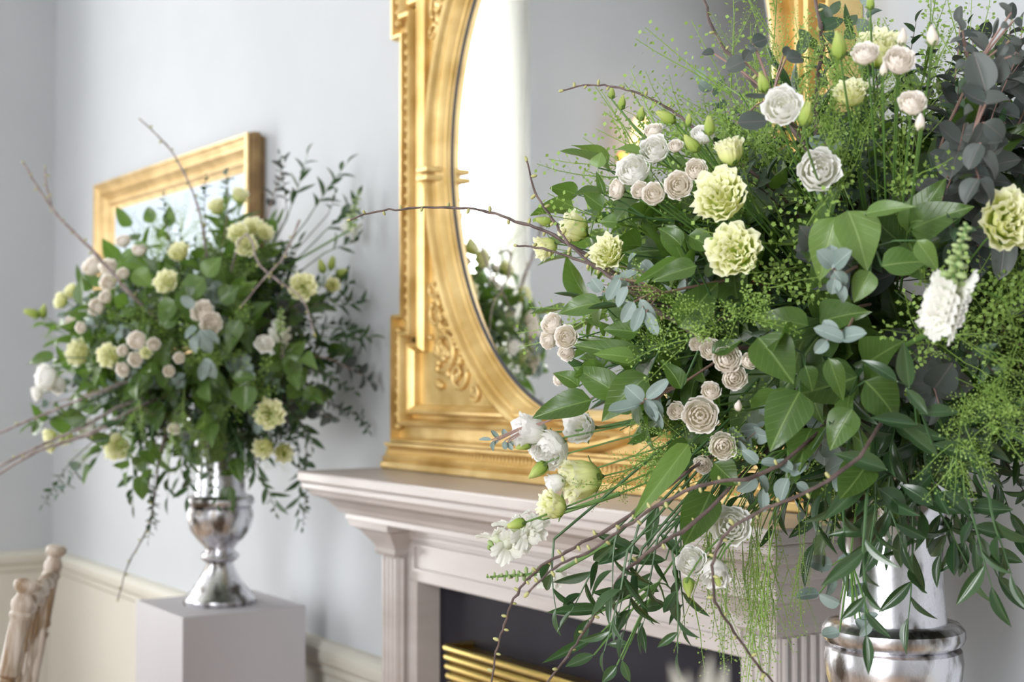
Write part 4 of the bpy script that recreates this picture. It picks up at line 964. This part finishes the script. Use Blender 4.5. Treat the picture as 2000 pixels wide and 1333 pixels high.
def lab(kind,B,P):
    px,py,_=px_of(P); K='R' if B is BR else 'L'; w='right bouquet' if B is BR else 'left bouquet'
    nm,ax_,ay_=min(ANC[K],key=lambda a:(a[1]-px)**2+(a[2]-py)**2); dx,dy=px-ax_,py-ay_
    if dx*dx+dy*dy<35**2: rel='around'
    elif abs(dx)>abs(dy): rel='right of' if dx>0 else 'left of'
    else: rel='below' if dy>0 else 'above'
    s='%s %s %s, %s'%(DESC[kind],rel,nm,w)
    return 'sprig of '+s.replace(', '+w,' in '+w) if len(s.split())<14 else 'sprig of '+s.replace(', '+w,''), 'sprigs of '+s
def fill(B,n,chooser,r0=.35,r1=(.8,1.05),scale=1,seed=1,backlimit=.35,ls=1):
    global R_
    R_=random.Random(seed); cd=(CAMP-B.C).normalized(); c=0
    while c<n:
        v=Vector((R_.gauss(0,1),R_.gauss(0,1),R_.gauss(0,1))).normalized()
        if v.dot(cd)<-backlimit: continue
        T=Vector((B.C[i]+B.R[i]*v[i]*R_.uniform(*r1) for i in range(3)))
        if T.y>1.54: T.y=1.54-R_.uniform(0,.03)
        kind=chooser(*px_of(T)[:2])
        if kind is None: continue
        S0=Vector((B.C[i]+B.R[i]*v[i]*r0 for i in range(3)))+Vector((0,0,-.03))
        d=T-S0; L=d.length; lb,gp=lab(kind,B,T)
        if kind=='penny' and blocked(S0.lerp(T,.6),T,12) and R_.random()<.85: continue
        if kind=='penny': penny(S0.lerp(T,.25),d+Vector((R_.uniform(-.1,.1),R_.uniform(-.1,.1),R_.uniform(-.03,.12))),L*R_.uniform(.8,1.1)*ls,lb,gp)
        else: sprig(kind,S0.lerp(T,.2),d,L*.9,lb,gp,droop=R_.uniform(0,.5),scale=scale*R_.uniform(.8,1.1),centre=B.C)
        c+=1
def chR(px,py):
    r=R_.random()
    if px>1950 and R_.random()<.5: return None
    if px>1800 and py<480: return 'eucd' if r<.6 else ('small' if r<.85 else 'penny')
    if px>1780 and py<820: return 'penny' if r<.45 else ('eucd' if r<.75 else 'small')
    if px>1640 and py>820: return 'ruscus' if r<.72 else ('euc' if r<.8 else 'small')
    if py>880: return ('ruscus' if r<.42 else 'euc' if r<.6 else 'penny' if r<.8 else 'salal') if px>1150 else None
    if py<330: return ('penny' if r<.42 else 'small' if r<.75 else 'euc' if r<.87 else 'ruscus') if px>1400 else (None if px<1220 else 'penny' if r<.7 else 'light')
    if px<1500: return 'salal' if r<.45 else 'penny' if r<.72 else 'euc' if r<.84 else 'light' if r<.92 else 'ruscus'
    return 'salal' if r<.35 else 'penny' if r<.62 else 'small' if r<.8 else 'eucd' if r<.9 else 'ruscus'
fill(BR,230,chR,seed=11)
fill(BR,150,lambda x,y:'salal' if R_.random()<.5 else 'small',r0=.15,r1=(.5,.8),seed=12,backlimit=.9,scale=1.3)
# fine seed pods rising through the top and trailing below
R_=random.Random(31)
for i in range(18):
    x=R_.uniform(1440,1700); y=R_.uniform(150,420); P=BR.hit(x,y,.95); lb,gp=lab('penny',BR,P)
    penny(P,cdir(R_.uniform(-.35,.35),1,R_.uniform(-.2,.3)),R_.uniform(.07,.13),lb,gp,root_to=BR.C)
for i in range(16):
    x=R_.uniform(1220,1480); y=R_.choice((R_.uniform(570,720),R_.uniform(830,930))); P=BR.hit(x,y,.95); lb,gp=lab('penny',BR,P)
    penny(P,cdir(R_.uniform(-1,.3),R_.uniform(-.6,.6),.5),R_.uniform(.07,.12),lb,gp,root_to=BR.C)
for i in range(14):
    x=R_.uniform(1780,1990); y=R_.uniform(540,900); P=BR.hit(x,y,1.0); lb,gp=lab('penny',BR,P)
    penny(P,cdir(R_.uniform(-.6,.8),R_.uniform(-.8,.4),.6),R_.uniform(.07,.12),lb,gp,root_to=BR.C)
for i in range(26):
    x=R_.uniform(1375,1600); P=at(x,R_.uniform(960,1060),R_.uniform(1.5,1.7)); lb,gp=lab('hang',BR,P)
    penny(P,(R_.uniform(-.06,.06),R_.uniform(-.06,.06),-1),R_.uniform(.08,.165)*(1.1 if x<1560 else .8),lb,gp,True,root_to=BR.C)
# drooping ruscus / eucalyptus at the bottom of the right bouquet
for i in range(9):
    x=R_.uniform(1080,1360); P=at(x,R_.uniform(1010,1080),R_.uniform(1.42,1.6)); lb,gp=lab('ruscus',BR,P)
    sprig('ruscus',P,cdir(R_.uniform(-.7,.1),-1,.1),R_.uniform(.06,.11),lb,gp,droop=.6,scale=.7,centre=BR.C,root_to=BR.C)
for i in range(9):
    x=R_.uniform(1640,1980); P=at(x,R_.uniform(900,1010),R_.uniform(1.32,1.5)); lb,gp=lab('ruscus',BR,P)
    sprig('ruscus',P,cdir(R_.uniform(-.4,.9),-1,.2),R_.uniform(.06,.12),lb,gp,droop=.5,scale=.8,centre=BR.C,root_to=BR.C)
for i in range(7):
    x=R_.uniform(1760,2000); P=at(x,R_.uniform(330,420),R_.uniform(1.45,1.75)); lb,gp=lab('eucd',BR,P)
    sprig('eucd',P,cdir(R_.uniform(-.2,.3),1,0),R_.uniform(.14,.24),lb,gp,droop=-.1,scale=.75,centre=BR.C,root_to=BR.C)

# ================================================================== left bouquet
FL=[
('lisY',325,551,23,(-.2,.2,.9),'pale yellow bloom at the upper centre of left bouquet'),
('lisY',592,560,26,(.1,.1,.9),'pale yellow open bloom at the right side of left bouquet'),
('cupY',650,558,17,(.3,.2,.8),'yellow bud, lowest of four at the right rim of left bouquet'),
('bud',648,514,15,(.2,.8,.3),'yellow-green bud, top right of four at the right rim'),
('bud',628,520,15,(-.2,.7,.3),'yellow-green bud, top left of four at the right rim'),
('bud',668,532,14,(.7,.3,.3),'yellow-green bud, far right of four at the right rim'),
('lisY',152,690,25,(-.5,.1,.8),'pale yellow bloom at the left side of left bouquet'),
('lisY',212,695,22,(-.2,.1,.9),'cream yellow bloom right of the left side yellow bloom'),
('lisY',228,873,25,(-.2,-.1,.9),'pale yellow bloom low on the left bouquet'),
('lisY',527,808,28,(.2,.1,.9),'pale yellow bloom just above the left vase rim'),
('cupY',515,876,23,(-.2,-.3,.8),'lime yellow bloom right of the left vase neck, left of a pair'),
('cupY',554,885,22,(.3,-.3,.8),'lime yellow bloom right of the left vase neck, right of a pair'),
('cupY',422,403,19,(-.2,.7,.5),'lime bloom near the top of left bouquet before the picture'),
('cupY',468,380,18,(.3,.8,.4),'topmost lime bloom by the picture frame corner'),
('lisY',350,492,20,(-.2,.5,.7),'yellow bloom left of top centre in left bouquet'),
('lisY',465,455,20,(-.2,.4,.8),'cream bloom, left in the top cluster of left bouquet'),
('lisY',495,445,20,(.2,.5,.8),'cream bloom, upper right in the top cluster of left bouquet'),
('lisY',482,480,20,(0,.1,.9),'cream bloom, lowest in the top cluster of left bouquet'),
('lisY',518,455,16,(.4,.3,.7),'cream bloom, far right in the top cluster of left bouquet'),
('rose',395,608,22,(-.1,.3,.9),'white rose, upper of the pair at the heart of left bouquet'),
('rose',412,633,21,(.1,0,.9),'white rose, lower of the pair at the heart of left bouquet'),
('rose',267,665,18,(-.2,.3,.9),'cream rose, largest ball in the left-centre cluster'),
('rose',300,673,13,(.1,.2,.9),'small cream rose right of the largest left-centre ball'),
('rose',240,685,11,(-.2,.1,.9),'small cream rose left of the largest left-centre ball'),
('rose',265,702,15,(-.1,-.1,.9),'cream rose under the largest left-centre ball'),
('rose',240,722,14,(-.2,-.2,.9),'lowest cream rose in the left-centre cluster'),
('rose',350,700,11,(0,.1,.9),'tiny cream rose right of the left-centre cluster'),
('rose',330,725,11,(0,-.1,.9),'tiny cream rose low right of the left-centre cluster'),
('rose',188,600,17,(-.3,.2,.8),'cream rose at the upper left of left bouquet'),
('rose',206,580,13,(-.2,.4,.8),'small cream rose above the upper left one'),
('rose',180,520,21,(-.3,.5,.7),'cream rose below the picture frame left corner'),
('rose',212,522,17,(-.1,.5,.8),'cream rose right of the one below the frame corner'),
('rose',210,552,16,(-.2,.2,.9),'cream rose beneath the two by the frame corner'),
('rose',240,535,12,(0,.4,.8),'small rose at the right end of the frame corner roses'),
('rose',240,470,15,(-.1,.7,.5),'white rose against the picture at the top left'),
('rose',272,488,14,(0,.7,.5),'cream rose right of the white one against the picture'),
('lisY',118,588,16,(-.6,.2,.6),'pale yellow bloom at the upper left rim'),
('lisY',138,570,15,(-.4,.4,.6),'small yellow bloom above the upper left rim one'),
('bud',62,612,17,(-.8,.3,.3),'yellow-green bud, outermost left of left bouquet'),
('bud',84,608,15,(.2,.8,.3),'yellow-green bud beside the outermost left bud'),
('lisW',88,738,26,(-.6,.1,.7),'white bloom at the left edge of left bouquet'),
('lisW',112,752,18,(-.3,-.2,.8),'white bloom nestled right of the left edge one'),
('lisW',70,770,14,(-.7,-.2,.5),'small white bloom under the left edge one'),
('roseW',168,835,20,(-.3,0,.9),'white fluffy bloom low left of left bouquet'),
('cupY',128,856,16,(-.5,-.1,.7),'yellow bloom low left beside the white fluffy one'),
('cupY',95,852,16,(-.7,-.1,.5),'lime bloom at the low left rim'),
('cupY',98,875,12,(-.5,-.5,.5),'small lime bloom under the low left rim one'),
('lisW',516,672,17,(0,-.2,.9),'white floret bloom left below the green spike'),
('rose',340,838,12,(0,-.3,.8),'cream bud low in the middle of left bouquet'),
('rose',138,632,13,(-.5,.1,.7),'small cream flower on the left flank'),
('rose',158,640,12,(-.3,0,.8),'tiny cream flower on the left flank, right of another'),
('lisY',285,690,11,(0,0,.9),'tiny yellow bloom in the left-centre cluster'),
]
for (kn,x,y,r,fc,lb) in FL: flower(BL,kn,x,y,r,fc,lb,k=1.12)
snapdragon(at(542,688,3.08),at(550,600,3.06),.1,.024,8,16,'white snapdragon with green tip at the right of left bouquet',.5,root_to=BL.C)
snapdragon(at(682,450,3.25),at(702,372,3.25),.1,.026,2,18,'green snapdragon spike at upper right of left bouquet',.12,root_to=BL.C+Vector((.1,0,.1)))
hero(BL,'broad_leaf_branch','salal','big broad leaves at the heart of the left bouquet',[(400,545,350,600,60),(360,560,390,640,56),(345,590,300,630,44),(470,625,440,690,38),(430,590,470,560,40),(455,740,500,735,26),(478,752,478,806,50),(320,640,350,600,36)],k=1.12)
hero(BL,'broad_leaf_branch','light','lighter broad leaves over the upper left bouquet',[(235,500,290,520,40),(290,480,240,510,34),(400,540,430,500,40),(260,530,300,560,38)],k=1.1)
hero(BL,'eucalyptus_sprig','euc','blue-grey leaf spray beside the white rose pair in left bouquet',[(385,640,360,660,26),(390,645,410,690,30),(380,600,355,580,22),(395,650,430,665,22),(385,655,375,690,24),(400,700,420,740,24),(405,705,390,745,22)],k=1.16)
def chL(px,py):
    r=R_.random()
    if px>540: return 'small' if r<.45 else 'eucd' if r<.65 else 'ruscus' if r<.9 else 'salal'
    if py>800: return 'small' if r<.3 else 'ruscus' if r<.6 else 'euc' if r<.75 else 'salal' if r<.9 else 'penny'
    if px<230: return 'euc' if r<.3 else 'light' if r<.5 else 'penny' if r<.7 else 'salal'
    return 'salal' if r<.4 else 'penny' if r<.6 else 'euc' if r<.75 else 'small' if r<.9 else 'light'
fill(BL,250,chL,seed=21,scale=1.05,r1=(.75,1.12))
fill(BL,110,lambda x,y:'salal' if R_.random()<.5 else 'small',r0=.1,r1=(.5,.75),seed=22,backlimit=.9)
R_=random.Random(41)
for (x,y,z,fx,fy,L,kd) in [(560,430,3.35,.3,1,.16,'ruscus'),(600,430,3.3,.5,1,.16,'ruscus'),(640,470,3.35,.7,.8,.16,'ruscus'),(660,560,3.4,1,.2,.13,'ruscus'),(560,420,3.3,.05,1,.14,'small'),(650,640,3.4,1,.1,.14,'small'),(640,760,3.4,.8,-.5,.14,'small'),(620,780,3.3,.9,-.3,.2,'small'),
    (600,840,3.2,-.05,-1,.22,'small'),(580,860,3.3,.1,-1,.18,'ruscus'),(290,900,3.1,.1,-1,.14,'small'),(300,930,3.1,0,-1,.14,'small'),(270,880,3.1,-.1,-1,.12,'ruscus'),(180,880,3.2,-.7,-.7,.12,'euc'),(140,900,3.2,-.6,-.8,.12,'small'),
    (140,640,3.25,-1,.2,.06,'light'),(140,780,3.25,-1,-.1,.07,'euc'),(170,600,3.2,-.8,.5,.07,'small'),(150,720,3.2,-1,.1,.07,'salal'),(160,820,3.2,-.8,-.4,.07,'salal'),(180,700,3.1,-.6,.1,.08,'salal'),(190,780,3.1,-.6,-.3,.08,'salal'),(200,620,3.1,-.6,.4,.07,'salal'),(150,850,3.15,-.8,-.3,.06,'penny'),(190,800,3.1,-.6,-.5,.10,'salal'),(230,830,3.1,-.4,-.7,.10,'salal'),(260,850,3.05,-.2,-1,.08,'light'),(210,850,3.1,-.6,-.7,.09,'penny'),(160,790,3.15,-.9,-.4,.09,'small'),(250,800,3.05,-.5,-.6,.12,'ruscus'),(300,830,3.0,-.1,-1,.11,'salal'),(340,820,3.0,.1,-1,.10,'penny'),(120,810,3.2,-.9,-.3,.06,'salal'),(560,780,3.15,.5,-.6,.12,'small'),(600,720,3.2,.8,-.3,.12,'small'),(620,660,3.2,.9,0,.12,'ruscus'),(600,600,3.2,.8,.3,.12,'small'),(640,700,3.25,.9,-.3,.12,'eucd'),(660,600,3.3,1,.1,.10,'ruscus'),(130,670,3.2,-.8,.2,.06,'penny'),(330,470,3.2,-.1,1,.10,'small'),(400,440,3.2,0,1,.11,'small'),(440,450,3.3,.2,1,.13,'euc'),(520,430,3.3,.2,1,.14,'eucd'),(480,900,3.1,.6,-.9,.11,'ruscus'),(510,930,3.2,.5,-1,.09,'small'),(330,900,3.1,-.1,-1,.08,'ruscus'),(370,880,3.05,.1,-1,.10,'ruscus'),(400,880,3.05,.1,-1,.12,'small'),
    (690,640,3.3,.9,-.2,.09,'ruscus'),(690,500,3.35,.8,.5,.10,'ruscus'),(660,420,3.3,.4,1,.05,'small'),(310,520,3.1,-.1,1,.12,'penny'),(360,760,3.05,0,-1,.13,'penny'),(280,760,3.05,-.2,-1,.14,'penny'),(400,800,3.05,.1,-1,.12,'penny'),(350,520,3.1,.1,1,.14,'penny')]:
    P=at(x,y,z); P.y=min(P.y,1.5); lb,gp=lab(kd,BL,P)
    if kd=='penny': penny(P,cdir(fx,fy,.3),L,lb,gp,root_to=BL.C)
    else: sprig(kd,P,cdir(fx,fy,.1),L,lb,gp,droop=.15,scale=.9,centre=BL.C,root_to=BL.C)
TW=dict(mat_=M_twigL,bud=.006)
twig([(45,318),(75,368),(105,412),(150,460),(190,500),(240,560)],3.1,3.1,.0022,.0048,'pale twig reaching up left from the left bouquet',nb=12,**TW)
twig([(88,328),(90,360),(100,400)],3.1,3.1,.002,.0026,'short side twig beside the upper left pale twig',nb=4,**TW)
twig([(272,232),(325,283),(358,335),(385,400),(400,470)],3.2,3.2,.0018,.0028,'twig arching up across the gilt picture frame',nb=12,**TW)
twig([(-25,942),(60,888),(112,868),(170,850)],2.9,3.0,.003,.0045,'lower pale branch entering from the left edge',nb=5,**TW)
twig([(-25,925),(40,890),(85,868),(150,840)],3.0,3.1,.003,.004,'middle pale branch entering from the left edge',nb=5,**TW)
twig([(-25,858),(45,826),(90,808),(160,780)],3.0,3.1,.0025,.0035,'upper pale branch entering from the left edge',nb=5,**TW)
twig([(230,1172),(252,1100),(285,1040),(300,985),(310,900)],3.1,3.1,.0012,.0026,'thin twig trailing down below the left bouquet',nb=14,bud=.005)
twig([(615,655),(590,585),(545,550),(505,515),(492,470)],3.0,3.0,.0014,.0026,'bare twig curving over the right of left bouquet',nb=8,**TW)
twig([(470,600),(520,540),(555,500),(585,430)],3.0,3.05,.0014,.0026,'bare twig crossing another at the right of left bouquet',nb=6,**TW)
# pale foreground leaves at the bottom edge, close to the lens
fg=empty('pale_leaf_spray',at(1370,1420,.58),'blurred pale green leaf spray poking up at the bottom edge','foliage')
M_fg=leafmat('pale_foreground_leaf',(.27,.25,.22),(.32,.29,.26),(.5,.5,.45),.5,.3,(.5,.5,.4),False)
fgm=leaf_mesh('leaf',M_fg,'lance',.2,.3,0)
for (bx,by,tx,ty,w) in ((1345,1420,1312,1300,30),(1360,1420,1390,1282,32),(1380,1420,1420,1300,34),(1330,1430,1345,1315,26)):
    b_=at(bx,by,.58); t_=at(tx,ty,.58); new('leaf',fgm,fg,leafM(b_,t_-b_,cdir(0,.3,1),(t_-b_).length,w*.58/2777.8))
tube_obj('stem',[at(1370,1600,.58),at(1365,1500,.58),at(1355,1410,.58)],.0012,M_stem,fg)
